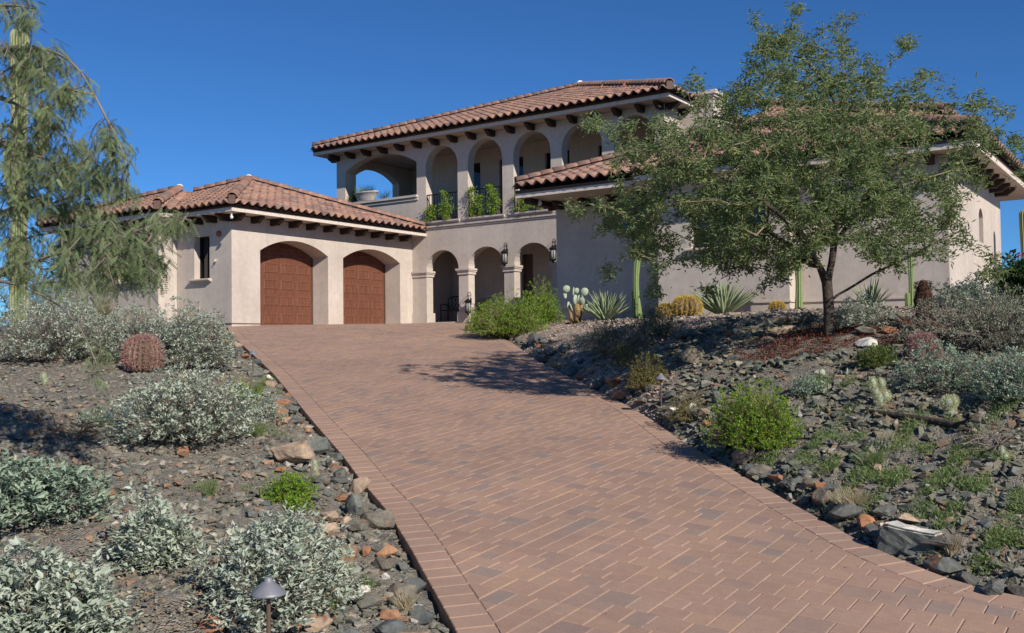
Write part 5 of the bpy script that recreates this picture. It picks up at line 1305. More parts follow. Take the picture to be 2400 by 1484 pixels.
# ================================================================== ROCKS
def hull_rock(seed, n=16, flat=.7, sub=False, elong=1.3):
    r = np.random.default_rng(seed); P = rot_rand_r(r, n)*r.uniform(.72, 1.0, (n, 1)); P *= np.array([elong, 1, flat])
    bm = bmesh.new()
    for p in P: bm.verts.new(p)
    bmesh.ops.convex_hull(bm, input=bm.verts); bmesh.ops.delete(bm, geom=[v for v in bm.verts if not v.link_faces], context='VERTS')
    if sub:
        bmesh.ops.bevel(bm, geom=list(bm.edges), offset=.045, segments=1, affect='EDGES', clamp_overlap=True)
        bmesh.ops.triangulate(bm, faces=[f for f in bm.faces if len(f.verts) > 4])
        bmesh.ops.subdivide_edges(bm, edges=[e for e in bm.edges if e.calc_length() > .25], cuts=2, use_grid_fill=True)
        for v in bm.verts:
            c = v.co; k = .035*math.sin(c.x*9+seed)*math.cos(c.y*8+c.z*11)+.02*math.sin(c.z*23+c.x*17+seed*2); v.co = c*(1+k)
    bmesh.ops.recalc_face_normals(bm, faces=bm.faces); V = np.array([v.co[:] for v in bm.verts]); bm.verts.index_update(); F = [tuple(v.index for v in f.verts) for f in bm.faces]; bm.free(); return V, F
def rot_rand_r(r, n): v = r.standard_normal((n, 3)); return v/np.linalg.norm(v, axis=1)[:, None]
def rock_mesh(name, seed, m_, sub=True, **k):
    V, F = hull_rock(seed, sub=sub, **k); me = bpy.data.meshes.new(name); me.from_pydata([tuple(v) for v in V], [], F); me.materials.append(m_); me.update(); return me
ROCKM = {}
for nm, m_ in (('dark', M_ROCK), ('rust', M_RUSTROCK), ('tan', M_TANROCK), ('pale', M_PALEROCK)):
    ROCKM[nm] = [rock_mesh('rock', 40+7*i+ord(nm[0]), m_, n=14+i, flat=.62+.05*(i % 3), elong=1.2+.12*(i % 4)) for i in range(6)]
rk = random.Random(11)
def rock(P, sx, sy, sz, kind='dark', label=None, group=None, name='rock', cat='rock', rz=None, mi=None, sink=.3, tilt=.25):
    me = ROCKM[kind][mi if mi is not None else rk.randrange(6)]; o = link(name, me, None, (P[0], P[1], P[2]+sz*(.62-sink)), (rk.uniform(-tilt, tilt), rk.uniform(-tilt, tilt), rk.uniform(0, 6.28) if rz is None else rz), (sx/2.4, sy/2, sz/1.3))
    tag(o, label, cat, group); return o
def rock_px(x, y, w, h, kind, label, **k):
    P = ground_at(x, y); s = P[1]/FPX*1.22; return rock(P, w*s, w*s*k.pop('dep', .75), h*s, kind, label, name='boulder' if w > 60 else 'rock', **k)
ROCKSPOTS = []
for a in [(690, 1090, 115, 72, 'tan', 'largest tan boulder on the left, below the rust-coloured slab', 0), (735, 1065, 70, 55, 'dark', 'grey-green boulder leaning behind the largest tan boulder', 1),
    (660, 845+110, 40, 22, 'rust', 'flat rust-red rock among the left edging below the far path light', 2), (655, 885+90, 60, 34, 'dark', 'grey slab in the left edging above the flat rust rock', 3),
    (815, 1320, 55, 45, 'rust', 'rust orange rock right of the nearest brittlebush', 2), (862, 1305, 36, 26, 'rust', 'smaller orange rock beside the rust orange one', 4), (905, 1365, 28, 24, 'pale', 'small white stone in the lower left edging', 1), (850, 1390, 34, 20, 'pale', 'pale flat stone left of the small white one', 5),
    (885, 1240, 85, 60, 'dark', 'dark slab in the left edging beside the straw tuft', 1), (830, 1210, 60, 55, 'dark', 'dark pointed stone above the straw tuft', 2), (845, 1170, 48, 58, 'tan', 'upright yellowish stone in the left edging', 3), (800, 1130, 50, 40, 'dark', 'dark stone between the drive and the largest tan boulder', 4),
    (225, 1478, 150, 75, 'tan', 'big brown slab at the bottom edge below the corner bush', 5), (500, 1484, 85, 45, 'rust', 'orange rock at the bottom edge left of the nearest path light', 1), (65, 1208, 46, 32, 'rust', 'orange stone under the far left leafy bush', 3), (30, 1235, 100, 40, 'tan', 'flat brown slab at the left edge above the corner bush', 4),
    (255, 1165, 36, 22, 'rust', 'brick-red stone at the right foot of the far left leafy bush', 0), (425, 1070, 40, 26, 'rust', 'two-tone orange stone on the open left slope', 4), (745, 1480, 60, 40, 'tan', 'pale tan rock at the bottom edge right of the path light', 2), (990, 1460, 80, 45, 'dark', 'grey-green flat boulder beside the drive at the bottom', 3),
    (22, 790, 50, 30, 'dark', 'grey rock at the far left edge', 2), (70, 800, 40, 26, 'rust', 'orange tinted rock beside the grey one at far left', 1), (80, 985, 52, 22, 'tan', 'flat orange-brown stone on the left slope above the bare twigs', 2), (40, 1030, 60, 40, 'dark', 'shadowed dark rock at the left edge above the leafy bush', 0), (515, 812, 50, 26, 'tan', 'tan flat rock at the top of the left edging', 1), (545, 808, 30, 22, 'dark', 'dark rock at the top of the left edging', 4), (535, 840, 40, 26, 'dark', 'brown rock just below the top of the left edging', 2),
    (1745, 1090, 74, 50, 'dark', 'big grey-green boulder in the right edging below the lime shrub', 0), (1690, 1060, 46, 48, 'dark', 'dark rounded rock left of the big grey-green boulder', 1), (1778, 1118, 60, 30, 'dark', 'flat dark rock right of the big grey-green boulder', 2), (1818, 1132, 46, 26, 'rust', 'rust brown rock in the right edging', 3), (1865, 1150, 50, 36, 'dark', 'dark rock behind the rust brown edging rock', 4),
    (1930, 1185, 66, 46, 'dark', 'blackish angular boulder in front of the blond grass', 5), (1935, 1150, 58, 28, 'dark', 'flat dark slab behind the blackish boulder', 1), (1990, 1215, 95, 36, 'dark', 'dark slab with an orange end beside the blond grass', 2), (2030, 1235, 60, 30, 'rust', 'brown orange rock left of the long white-topped rock', 4), (2055, 1262, 70, 40, 'dark', 'dark flat rock touching the long white-topped rock', 3),
    (2215, 1345, 90, 44, 'dark', 'long dark rock right of the white-topped one', 0), (2275, 1372, 60, 34, 'dark', 'bluish grey rock in the lower right edging', 1), (2330, 1390, 60, 32, 'dark', 'dark rock near the lower right corner', 2), (2385, 1400, 50, 40, 'dark', 'dark rock touching the right picture edge at the bottom', 3), (2190, 1320, 40, 24, 'rust', 'small rusty rock behind the long dark one', 5),
    (1255, 805, 52, 30, 'dark', 'pointed bluish rock above the drive bend', 3), (1290, 832, 50, 28, 'dark', 'rounded grey rock at the drive bend', 1), (1325, 826, 34, 22, 'dark', 'dark rock right of the rounded grey one', 2), (1275, 852, 36, 24, 'dark', 'dark angular rock at the edge of the drive bend', 4), (1310, 858, 40, 26, 'tan', 'light grey-brown rock at the drive bend', 2),
    (1340, 878, 40, 26, 'dark', 'shaded dark rock by the drive below the bend', 0), (1362, 890, 30, 18, 'rust', 'orange tinted rock by the drive below the bend', 3), (1400, 912, 44, 26, 'dark', 'bluish rock by the drive below the bend', 5), (1440, 905, 50, 26, 'rust', 'orange rock left of the middle path light', 0), (1460, 935, 60, 30, 'rust', 'long orange rock on the drive edge left of the middle path light', 2), (1420, 900, 30, 20, 'dark', 'dark rock behind the orange ones left of the middle path light', 1), (1500, 950, 36, 22, 'dark', 'grey rock beside the foot of the middle path light', 3),
    (1625, 850, 62, 42, 'dark', 'large shaded boulder on the mound left of the lime shrub', 2), (1610, 795, 62, 30, 'dark', 'black shaded boulder behind the sparse shrub', 3), (1495, 785, 20, 14, 'pale', 'pale rock between the sparse shrubs', 1),
    (1890, 765, 60, 36, 'dark', 'large angular boulder on the mound crest left of the trunk', 0), (1835, 762, 50, 28, 'tan', 'tan-grey boulder on the crest left of the angular one', 2), (1843, 782, 46, 20, 'tan', 'flat greenish rock in front of the crest boulders', 3), (1805, 765, 28, 22, 'dark', 'bluish small boulder at the left end of the crest rocks', 1), (1710, 790, 30, 18, 'rust', 'rust rock at the left of the mulch', 4),
    (2030, 815, 64, 26, 'pale', 'long white boulder in front of the mulch', 3), (2085, 785, 44, 26, 'rust', 'orange boulder right of the trunk', 0), (2098, 755, 34, 24, 'dark', 'dark boulder below the shaded agave', 1), (2030, 785, 60, 22, 'dark', 'dark flat slab beside the orange boulder', 4), (2145, 790, 40, 22, 'tan', 'tan rock at the foot of the brown dead cactus', 2),
    (2150, 815, 50, 22, 'tan', 'flat tan rock before the reddish barrel cactus', 3), (1680, 950, 30, 34, 'dark', 'dark stone left behind the lime shrub', 2), (2315, 1240, 40, 26, 'dark', 'grey stone with a violet tint at the right', 0), (2205, 1180, 28, 22, 'dark', 'blue-grey stone in the middle of the right slope', 1), (2380, 1115, 50, 28, 'dark', 'grey slab at the right picture edge', 4), (2055, 1110, 26, 26, 'tan', 'squarish pale stone on the right slope', 3), (1965, 895, 30, 20, 'tan', 'brown stone under the prickly pear pads', 1), (2330, 1010, 20, 16, 'rust', 'orange stone by the fallen log', 0)]:
    o = rock_px(a[0], a[1], a[2], a[3], a[4], a[5], mi=a[6]); ROCKSPOTS.append((o.location.x, o.location.y, a[2]*o.location.y/FPX*.5))
# the long white-topped rock
P = ground_at(2128, 1292); s = P[1]/FPX; bm = bmesh.new(); bmesh.ops.create_cube(bm, size=2.0); bmesh.ops.bevel(bm, geom=list(bm.edges), offset=.14, segments=2, affect='EDGES'); bmesh.ops.subdivide_edges(bm, edges=[e for e in bm.edges if e.calc_length() > .5], cuts=5, use_grid_fill=True)
for v in bm.verts:
    c = v.co.copy(); k = .07*math.sin(c.x*5+1)*math.cos(c.y*4)+.05*math.sin(c.z*7+c.x*9)+.03*math.sin(c.y*17+c.x*13); v.co = Vector((c.x*(1+k)*.20+c.z*.012, c.y*(1+k)*.085*(1-.15*c.x), c.z*(1+k*.6)*.095*(1.1-.12*c.x)+.07))
me = bpy.data.meshes.new('boulder'); bm.to_mesh(me); bm.free(); me.materials.append(M_ROCK); me.materials.append(M_PALEROCK)
for p in me.polygons: p.material_index = 1 if p.normal.z > .8 else 0  # upward-turned faces take the pale rock, all others the dark
o = link('boulder', me, None, P, (.0, .06, -.72)); tag(o, 'long block-shaped rock with a white top in the right edging', 'rock')
# edging stones along both sides, each one loose
def free(x, y, r): return all((x-a)**2+(y-b)**2 > ((r+c)*.7)**2 for a, b, c in ROCKSPOTS)
CAND = []
grpL, grpR = 'edging stones along the left side of the drive', 'edging stones along the right side of the drive'
for side, E_, grp, lab in ((-1, resample(LE, .1), grpL, 'loose angular edging stone in the row along the left side of the drive'), (1, resample(RE, .1), grpR, 'loose angular edging stone in the row along the right side of the drive')):
    for q in E_:
        if not 4.0 < q[1] < (27.3 if side < 0 else 25): continue
        for _ in range(3 if q[1] < 12 else 2):
            if rk.random() > .62: continue
            off = .05+abs(rk.gauss(0, .34 if side < 0 else .26)); x = q[0]+side*(off+.05); y = q[1]+rk.uniform(-.05, .05)
            if abs(x)/y > .54: continue
            sz = rk.uniform(.06, .20)*(1 if off < .35 else .7)
            if off < sz*.4: off = sz*.5; x = q[0]+side*(off+.03)
            if not free(x, y, sz*.5): continue
            ROCKSPOTS.append((x, y, sz*.5)); CAND.append((sz/y, side, x, y, sz))
CAND.sort(reverse=True); KN = {'dark': 'dark grey-green', 'rust': 'rust-orange', 'tan': 'tan brown', 'pale': 'pale'}
for _, side, x, y, sz in CAND[:190]:
    kd = rk.choices(['dark', 'rust', 'tan', 'pale'], [.74, .11, .13, .02])[0]; st = 'nearest' if y < 7.5 else 'middle' if y < 12 else 'upper'; sd = 'left' if side < 0 else 'right'
    rock((x, y, gz(x, y)), sz*rk.uniform(1.1, 1.6), sz, sz*rk.uniform(.55, .9), kd, '%s edging stone, %s stretch of the %s side of the drive' % (KN[kd], st, sd), '%s edging stones, %s stretch, %s side' % (KN[kd], st, sd), sink=.22)
n_edge = len(ROCKSPOTS)
# rubble, gravel, mulch: nobody could count them
TPL = [hull_rock(900+i, n=8, flat=.6, elong=1.25) for i in range(8)]
TPL = [(V, np.array(F)) for V, F in TPL]
def scatter(name, pts, sizes, m_, seed=0, sink=.25, colfn=None):
    r = np.random.default_rng(seed); n = len(pts); parts = []; which = r.integers(0, 8, n)
    for k in range(8):
        sel = np.where(which == k)[0]
        if not len(sel): continue
        V, F = TPL[k]; a = r.uniform(0, 2*PI, len(sel)); b = r.normal(0, .5, len(sel)); ca, sa, cb, sb = np.cos(a), np.sin(a), np.cos(b), np.sin(b)
        Rm = np.zeros((len(sel), 3, 3)); Rm[:, 0, 0] = ca; Rm[:, 0, 1] = -sa*cb; Rm[:, 0, 2] = sa*sb; Rm[:, 1, 0] = sa; Rm[:, 1, 1] = ca*cb; Rm[:, 1, 2] = -ca*sb; Rm[:, 2, 1] = sb; Rm[:, 2, 2] = cb
        W = np.einsum('nij,vj->nvi', Rm, V)*(sizes[sel, None, None]*.5)+(pts[sel]+np.array([0, 0, 1])*sizes[sel, None]*(.5-sink)*.6)[:, None]
        Fk = (F[None]+(np.arange(len(sel))*len(V))[:, None, None]).reshape(-1, F.shape[1]); parts.append((W.reshape(-1, 3), Fk, np.repeat(r.random(len(sel)), len(F))))
    V, F, R = merge(parts); o = link(name, np_mesh(name, V, F, m_, rnd=R)); tag(o, kind='stuff'); return o
def sample_ground(n, x0, x1, y0, y1, seed, ok):
    r = np.random.default_rng(seed); X = []; 
    y = y0*(y1/y0)**r.random(n*3); x = y*r.uniform(-.56, .56, n*3)                 # even cover as the eye sees it
    m_ = (x > x0) & (x < x1) & ok(x, y); x, y = x[m_][:n], y[m_][:n]; return np.stack([x, y, zland(x, y)], 1)
def offroad(x, y): return (x < XL(y)-.03) | (x > XR(y)+.03)
def okleft(x, y): u, v = w2uv(x, y); return (x < XL(y)-.03) & ~((u > -29.5) & (v > 17.7))
def okright(x, y):
    u, v = w2uv(x, y); return (x > XR(y)+.03) & (v < 21.4) | ((x > XR(y)+.03) & (u < -10.5) & (v < 22.6)) | ((x > XR(y)+.03) & (u < -14.3) & (v < 26.1))
def szs(n, lo, hi, p, seed): r = np.random.default_rng(seed); return lo+(hi-lo)*r.random(n)**p
for nm, okf, n, seed in (('left_rubble', okleft, 30000, 1), ('right_rubble', okright, 42000, 2)):
    pts = sample_ground(n, -30, 30, 3.6, 26, seed, okf)
    if nm[0] == 'r': 
        pts = pts[~(gravel_zone(pts[:, 0], pts[:, 1]) & (np.random.default_rng(4).random(len(pts)) < .8)) & (((pts[:, 0]-TP[0]-.15)/1.5)**2+((pts[:, 1]-TP[1])/1.1)**2 > .9)]
    s_ = szs(len(pts), .018, .135, 2.5, seed); patch = wob(pts[:, 0], pts[:, 1], 1.4, 6.0); s_ *= np.where(patch < -.25, .45, 1.0)*(np.clip(.8+pts[:, 1]/30, .8, 1.2) *.88 if nm[0] == 'l' else np.clip(.5+pts[:, 1]/17, .75, 1.3))
    if nm[0] == 'r':                                            # coarser stones over the slope and round the mulch
        q_ = sample_ground(1300, -30, 30, 7.5, 17, 77, okright); q_ = q_[~gravel_zone(q_[:, 0], q_[:, 1]) & (((q_[:, 0]-TP[0]-.15)/1.5)**2+((q_[:, 1]-TP[1])/1.1)**2 > 1)]
        a_ = np.random.default_rng(78).uniform(0, 2*PI, 260); rr_x = TP[0]+.15+1.6*np.cos(a_)*np.random.default_rng(79).uniform(.92, 1.15, 260); rr_y = TP[1]+1.15*np.sin(a_); q2 = np.stack([rr_x, rr_y, zland(rr_x, rr_y)], 1)
        pts = np.concatenate([pts, q_, q2]); s_ = np.concatenate([s_, szs(len(q_), .06, .17, 2.0, 80), szs(len(q2), .07, .22, 1.4, 81)])
    ex = [c for c in CAND[190:] if (c[1] < 0) == (nm[0] == 'l')]
    if ex: pts = np.concatenate([pts, np.array([(c[2], c[3], gz(c[2], c[3])) for c in ex])]); s_ = np.concatenate([s_, [c[4]*1.15 for c in ex]])
    o = scatter('rubble', pts, s_, M_RUBBLE if nm[0] == 'l' else M_RUBBLE_DK, seed)
pts = sample_ground(60000, -3, 30, 11.5, 30, 5, okright); pts = pts[gravel_zone(pts[:, 0], pts[:, 1])][:16000]
scatter('pale_gravel', pts, szs(len(pts), .025, .07, 1.5, 6), M_GRAVEL, 7, sink=.2)
r = np.random.default_rng(8); n = 12000; a = r.uniform(0, 2*PI, n); d_ = np.sqrt(r.random(n)); mx, my = TP[0]+.15+d_*1.45*np.cos(a), TP[1]-.05+d_*1.05*np.sin(a); ok_ = (wob(mx, my, 2.2, 1)+1.6 > d_*1.4)
P3 = np.stack([mx, my, zland(mx, my)+r.uniform(.0, .035, n)], 1)[ok_]; n = len(P3); dd = r.standard_normal((n, 3)); dd[:, 2] *= .35
V, F, R = leaf_cards(P3, dd, rot_rand(n)*.3+np.array([0, 0, 1]), r.uniform(.03, .085, n), r.uniform(.008, .02, n), r.random(n), fold=.1); o = link('bark_mulch', np_mesh('bark_mulch', V, F, M_MULCH, rnd=R)); tag(o, kind='stuff')
# low weeds in patches on the right slope, some on the left
def weeds(spots, seed, m_, name):
    r = np.random.default_rng(seed); PP = []; 
    for (px, py, w, h, n) in spots:
        P = ground_at(px, py); s = P[1]/FPX; x = P[0]+r.normal(0, w*s*.33, n); y = P[1]+r.normal(0, w*s*.26, n); k = offroad(x-.05, y) & offroad(x+.05, y); nz_ = wob(x*3, y*3, 1.5, seed) > .12; x, y = x[k & nz_], y[k & nz_]; PP.append(np.stack([x, y, zland(x, y)+r.uniform(0, .03, len(x))], 1))
    P3 = np.concatenate(PP+[p_+np.array([.02, .015, .025]) for p_ in PP]); n = len(P3); dd = r.standard_normal((n, 3)); dd[:, 2] = np.abs(dd[:, 2])*.6+.25
    V, F, R = leaf_cards(P3, dd, rot_rand(n), r.uniform(.022, .055, n), r.uniform(.004, .010, n), np.clip(r.normal(.5, .25, n), 0, 1), fold=.1); o = link(name, np_mesh(name, V, F, m_, rnd=R)); tag(o, kind='stuff')
weeds([(1900, 1055, 190, 60, 3000), (1820, 1070, 120, 40, 1500), (2170, 1030, 240, 60, 3800), (2250, 1075, 220, 60, 3200), (2100, 1130, 200, 60, 3000), (2000, 1165, 140, 40, 1500), (2330, 1110, 200, 70, 2600), (2250, 1150, 160, 60, 1600), (2330, 1165, 120, 50, 900), (2310, 1290, 190, 60, 3400), (1700, 1075, 60, 30, 500), (1900, 1000, 160, 50, 1500), (2120, 1000, 160, 40, 1300), (2200, 1200, 140, 50, 1200), (2080, 1180, 120, 40, 900), (1960, 1120, 120, 50, 1200), (2380, 1200, 120, 70, 1200), (1990, 1090, 120, 40, 1500), (2360, 1300, 120, 50, 1300), (1930, 905, 120, 40, 900), (1980, 920, 120, 40, 700), (2350, 960, 120, 60, 1200), (1600, 990, 60, 30, 500)], 3, M_WEED, 'ground_weeds')
weeds([(600, 1010, 110, 50, 1300), (650, 925, 70, 40, 700), (540, 1160, 100, 40, 500), (490, 1150, 60, 40, 300), (630, 985, 60, 40, 400)], 4, M_WEED, 'slope_weeds')
def strawbits():
    r = np.random.default_rng(12); pts = sample_ground(6000, -30, 30, 3.8, 16, 13, offroad); n = len(pts); nz_ = wob(pts[:, 0], pts[:, 1], 1.9, 9) > .05; pts = pts[nz_]; n = len(pts)
    dd = r.standard_normal((n, 3)); dd[:, 2] *= .25; V, F, R = leaf_cards(pts+np.array([0, 0, .012]), dd, rot_rand(n), r.uniform(.03, .09, n), .0028, r.random(n), fold=0); o = link('dead_straw', np_mesh('dead_straw', V, F, M_STRAW, rnd=R)); tag(o, kind='stuff')
strawbits()
# fallen log
a0, a1, a2 = ground_at(2000, 965), ground_at(2150, 990), ground_at(2290, 1020); root = plant_root('fallen_log', a1, 'dark weathered fallen log lying across the right slope', 'fallen log')
mb = MB(); A1 = np.array(a1); mb.tube([tuple(np.array(a0)-A1+[0, 0, .02]), tuple((np.array(a0)+A1)/2-A1+[0, 0, .035]), (0, 0, .035), tuple((np.array(a2)-A1)*.55+[0, 0, .05]), tuple(np.array(a2)-A1+[0, 0, .02])], [.012, .026, .034, .036, .014], 8); link('trunk', mb.mesh('trunk', M_BARK, smooth=True), root)
mb = MB(); q = np.array(a2)-A1; mb.tube([tuple(q*.6+[0, 0, .04]), tuple(q*.8+[0, -.12, .12]), tuple(q+[.1, -.2, .1])], [.02, .014, .006], 5); link('branch', mb.mesh('branch', M_BARK), root)

# ================================================================== FITTINGS
def path_light(P, k, label, lean=0):
    root = empty('path_light', P, 0); tag(root, label, 'path light', 'bronze path lights beside the drive'); root.rotation_euler = (lean, lean*.6, 0)
    mb = MB(); mb.lathe([(.011*k, -.1), (.011*k, .40*k)], 10); link('stem', mb.mesh('stem', M_STEM, smooth=False), root)
    mb = MB(); mb.lathe([(.082*k, .398*k), (.084*k, .402*k), (.078*k, .412*k), (.050*k, .436*k), (.030*k, .456*k), (.020*k, .462*k), (.019*k, .474*k), (.012*k, .480*k), (.001, .481*k)], 28); mb.lathe([(.080*k, .3975*k), (.016*k, .43*k), (.001, .43*k)], 28); link('cap', mb.mesh('cap', M_LAMPMETAL, smooth=True), root)
Y1 = 5.8; Y1 = 4.85; C = at_depth(629, 1352, Y1); x1, y1 = float(C[0]), Y1; z1 = gz(x1, y1)
path_light((x1, y1, z1), (float(C[2])-z1)/.481, 'nearest bronze path light, in front of the silvery bushes at the bottom left')
P = ground_at(1550, 958); path_light(P, .478*1.0, 'bronze path light on the right side of the drive', ) if False else path_light(P, (83*P[1]/FPX)/.481, 'bronze path light on the right side of the drive')
P = ground_at(593, 882); path_light(P, (62*P[1]/FPX)/.481, 'farthest path light, at the top of the left edging', .02)

def lantern(u, v, z, label):
    root = empty('wall_lantern', uv2w(u, v, z), -ANG); tag(root, label, 'wall lantern', 'iron lanterns on the arcade columns')
    mb = MB(); mb.lathe([(.085, .0), (.10, .02), (.10, .05)], 12, (0, -.16, -.02)); mb.lathe([(.115, .33), (.125, .36), (.10, .39), (.04, .43), (.02, .46)], 12, (0, -.16, 0)); mb.lathe([(.01, -.1), (.03, -.06), (.05, -.02)], 8, (0, -.16, 0)); link('frame', mb.mesh('frame', M_IRON), root)
    for k in range(8):
        a = 2*PI*k/8; b = MB(); b.tube([(.10*math.cos(a), -.16+.10*math.sin(a), .03), (.10*math.cos(a), -.16+.10*math.sin(a), .34)], .008, 4); link('bar', b.mesh('bar', M_IRON), root)
    mb = MB(); mb.lathe([(.075, .03), (.08, .18), (.075, .33)], 12, (0, -.16, 0)); link('glass', mb.mesh('glass', M_LGLASS, smooth=True), root)
    mb = MB(); pts = [(0, -.005, .30)]+[(0, -.08+.085*math.cos(t), .58+.085*math.sin(t)) for t in np.linspace(-.4, 3.9, 12)]; mb.tube([(0, -.005, .36), (0, -.02, .46)]+[(0, -.09+.09*math.cos(t), .58+.09*math.sin(t)) for t in np.linspace(-.5, PI+.3, 12)]+[(0, -.16, .46)], .011, 6)
    mb.tube([(0, -.09+.045*math.cos(t)*(1-t/9), .55+.045*math.sin(t)*(1-t/9)) for t in np.linspace(0, 6, 12)], .008, 5); mb.box((-.03, -.012, .26), (.03, 0, .48)); link('bracket', mb.mesh('bracket', M_IRON), root)
lantern(-18.28, VL-.002, 2.68, 'black iron lantern on the third arcade column'); lantern(-16.44, VL-.002, 2.68, 'black iron lantern beside the dark right wing wall'); lantern(-19.75, VL-.02, 1.15, 'small dark lantern low behind the green shrubs by the second column')
# alarm bell, hose bib, camera dome, globe light
o = empty('alarm_bell', uv2w(-22.79, 18.48, 3.31), -ANG); tag(o, 'round red-brown alarm bell high on the garage side wall', 'alarm bell'); mb = MB(); mb.lathe([(.085, -.0), (.092, .015), (.075, .06), (.04, .08), (.001, .083)], 16); mb.v = [(x, -z, y) for x, y, z in mb.v]; link('dome', mb.mesh('dome', M_TERRA, smooth=True), o); mb = MB(); mb.box((-.05, -.004, -.05), (.05, .0, .05)); link('plate', mb.mesh('plate', M_BROWNTRIM), o)
o = empty('hose_tap', uv2w(-22.89, 18.48, 2.56), -ANG); tag(o, 'small pale star-handled tap on the garage side wall', 'tap'); mb = MB(); mb.tube([(0, 0, 0), (0, -.07, 0), (0, -.10, -.04)], .014, 8); link('spout', mb.mesh('spout', M_FASCIA), o)
mb = MB()
for k in range(5): a = 2*PI*k/5; mb.tube([(0, -.05, 0), (.045*math.cos(a), -.052, .045*math.sin(a))], .011, 5)
link('handle', mb.mesh('handle', M_FASCIA), o)
o = empty('security_camera', uv2w(-21.75, 18.05, 3.80), -ANG); tag(o, 'white dome security camera under the garage eave corner', 'security camera'); mb = MB(); mb.lathe([(.05, -.02), (.05, .0)], 12); mb.tube([(0, 0, -.02), (0, 0, -.13)], .022, 8); link('mount', mb.mesh('mount', M_WHITE), o); mb = MB(); mb.lathe([(.001, -.20), (.035, -.19), (.05, -.15), (.04, -.115), (.01, -.11)], 14); link('dome', mb.mesh('dome', M_WHITE, smooth=True), o); mb = MB(); mb.lathe([(.001, -.012), (.018, -.01), (.02, 0)], 10); mb.v = [(x, -.043+z, y-.15) for x, y, z in mb.v]; link('lens', mb.mesh('lens', M_IRON, smooth=True), o)
o = empty('globe_light', uv2w(-13.98, 21.6, 3.80), -ANG); tag(o, 'small white globe light under the right wing eave', 'globe light'); mb = MB(); mb.lathe([(.001, -.15), (.035, -.145), (.06, -.11), (.065, -.08), (.05, -.04), (.03, -.02)], 14); link('globe', mb.mesh('globe', M_WHITE, smooth=True), o); mb = MB(); mb.lathe([(.04, -.02), (.045, .0)], 12); link('base', mb.mesh('base', M_WHITE), o)
# planter with plants in the loggia opening
pl = empty('planter', uv2w(-24.45, VL+.06, 5.28), -ANG); tag(pl, 'stone planter bowl standing on the sill of the wide loggia arch', 'planter'); mb = MB(); mb.lathe([(.20, 0), (.22, .03), (.27, .15), (.31, .27), (.33, .28), (.33, .32), (.29, .32), (.26, .25), (.01, .24)], 24); mb.v = [(x*1.7, y*.62, z*1.05) for x, y, z in mb.v]; link('bowl', mb.mesh('bowl', M_STUCCO, smooth=True), pl)
def uvz(u, v, z): return np.array(uv2w(u, v, z))
tuft(tuple(uvz(-24.62, VL+.06, 5.55)), 1.2, .42, 'spiky green plant spilling from the stone planter', m_=M_VINE, n=170, name='potted_plant', cat='potted plant')
tuft(tuple(uvz(-24.3, VL+.06, 5.55)), .8, .4, 'darker upright plant at the right side of the planter', m_=M_DKVINE, n=70, name='potted_plant', cat='potted plant')
dome_shrub('potted_plant', tuple(uvz(-25.18, VL+.17, 5.29)), .42, .55, 'dark leafy plant left of the stone planter', 'potted plant', M_DKVINE, M_BROWNTWIG, nros=70, ll=.07, lw=.03)
tuft(tuple(uvz(-23.75, VL+.2, 5.29)), .8, .42, 'dark spiky plant right of the stone planter', m_=M_DKVINE, n=80, name='potted_plant', cat='potted plant')
tuft(tuple(uvz(-25.3, VL+.0, 5.28)), .8, .22, 'thin trailing plant at the left end of the loggia sill', m_=M_WEED, n=50, name='potted_plant', cat='potted plant')
def vine(u0, u1, z0, heights, label, seed):
    P = uvz((u0+u1)/2, VL-.03, 4.30); root = plant_root('railing_vine', tuple(P), label, 'climbing plant', 'leafy vines on the balcony railings'); root.rotation_euler = (0, 0, -ANG); r = np.random.default_rng(seed); B, D = [], []; S0, S1 = [], []
    for (x, w_, h_) in heights:
        for _ in range(7): xa = x+r.normal(0, w_*.3); S0.append((xa, .02, 0)); S1.append((x+r.normal(0, w_*.4), -.03+r.normal(0, .04), h_*r.uniform(.6, 1)))
        n = int(560*w_*h_/.3)+60; t = r.random(n)**.8; wd = w_*(.55+.45*np.sin(t*PI)); B.append(np.stack([x+.08*np.sin(t*9+x*7)+r.normal(0, 1, n)*wd*.30, -.05+r.normal(0, .06, n), t*h_], 1))
    B = np.concatenate(B); n = len(B); d = r.standard_normal((n, 3)); d[:, 1] -= .5; V, F, R = leaf_cards(B, d, rot_rand(n), r.uniform(.035, .06, n), .028, np.clip(r.normal(.45, .28, n), 0, 1), fold=.15, six=True); part('leaves', V, F, R, M_VINE, root)
    V, F = tubes_np(S0, S1, .007, .004, 4); part('stems', V, F, None, M_YTWIG, root)
vine(-21.64, -20.27, 4.3, [(-.35, .5, .55), (-.5, .25, .35), (.15, .32, 1.0), (.35, .3, .6)], 'bright green vine on the first balcony railing from the left', 1)
vine(-19.84, -18.44, 4.3, [(-.42, .42, 1.0), (-.15, .3, .7), (.32, .34, 1.02), (.5, .25, .7)], 'two tall bright green vines on the second balcony railing', 2)
vine(-18.0, -16.58, 4.3, [(-.45, .4, .62), (-.2, .4, .5), (.3, .22, .3)], 'low vine on the third balcony railing half hidden by the wing roof', 3)
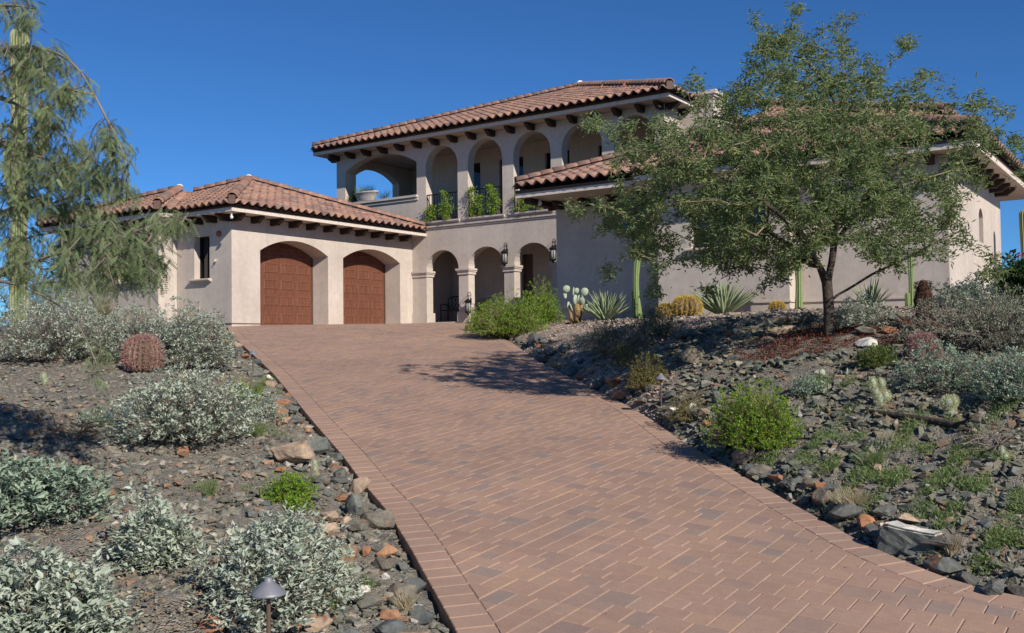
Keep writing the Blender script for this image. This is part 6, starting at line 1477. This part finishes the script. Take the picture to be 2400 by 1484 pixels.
# bench in the portico
be = empty('bench', uv2w(-21.35, 27.75, .87), -ANG); tag(be, 'dark metal garden bench with lattice back inside the first arch', 'bench')
W2 = .52
mb = MB(); mb.box((-W2, -.45, .42), (W2, 0, .45)); link('seat', mb.mesh('seat', M_IRON), be)
for x in (-W2, W2):
    for y in (-.42, -.02): mb = MB(); mb.tube([(x, y, 0), (x, y, .43 if y < -.1 else .5)], .02, 6); link('leg', mb.mesh('leg', M_IRON), be)
    mb = MB(); mb.tube([(x, 0, .45), (x, -.05, .64), (x, -.25, .66), (x, -.44, .63), (x, -.43, .43)], .018, 6); link('armrest', mb.mesh('armrest', M_IRON), be)
mb = MB(); mb.tube([(-W2, 0, .44), (-W2, .03, .86), (-W2*.6, .04, .93), (0, .04, .95), (W2*.6, .04, .93), (W2, .03, .86), (W2, 0, .44)], .02, 6)
for k in range(-3, 4):
    x = k*W2/3.5; mb.tube([(x, .01, .5), (x+.12, .03, .7), (x+.02, .04, .92)], .010, 5); mb.tube([(x, .01, .5), (x-.12, .03, .7), (x-.02, .04, .92)], .010, 5)
mb.box((-W2, 0, .48), (W2, .015, .51)); link('backrest', mb.mesh('backrest', M_IRON), be)
# magenta flowers of the shrub beyond the corner
fs = [o for o in bpy.data.objects if o.name.startswith('flowering_shrub')][0]; r = np.random.default_rng(3); n = 36; c = r.integers(0, 9, n); cc = np.stack([r.uniform(-.4, .4, 9), r.uniform(-.5, .1, 9), r.uniform(.3, 1.0, 9)], 1); B = cc[c]+r.normal(0, .05, (n, 3))
V, F, R = leaf_cards(B, rot_rand(n), rot_rand(n), .06, .045, r.random(n)); tag(part('flowers', V, F, R, M_MAG, fs), kind='stuff')
# fallen seed pods and leaf bits on the drive
r = np.random.default_rng(77); n = 150; y = r.uniform(5, 14, n); side = r.random(n) < .7; x = np.where(side, XR(y)-np.abs(r.normal(0, .35, n))-.03, XL(y)+r.uniform(0, 1, n)*(XR(y)-XL(y))); P3 = np.stack([x, y, zdrive(y)+.004], 1); dd = r.standard_normal((n, 3)); dd[:, 2] *= .1
V, F, R = leaf_cards(P3, dd, rot_rand(n)*.2+np.array([0, 0, 1]), r.uniform(.010, .028, n), .008, r.random(n), fold=.3); o = link('leaf_litter', np_mesh('leaf_litter', V, F, M_MULCH, rnd=R)); tag(o, kind='stuff')
print('STATS edge rocks', n_edge, 'tris', sum(len(o.data.loop_triangles) if o.type == 'MESH' and not o.data.calc_loop_triangles() else 0 for o in bpy.data.objects))
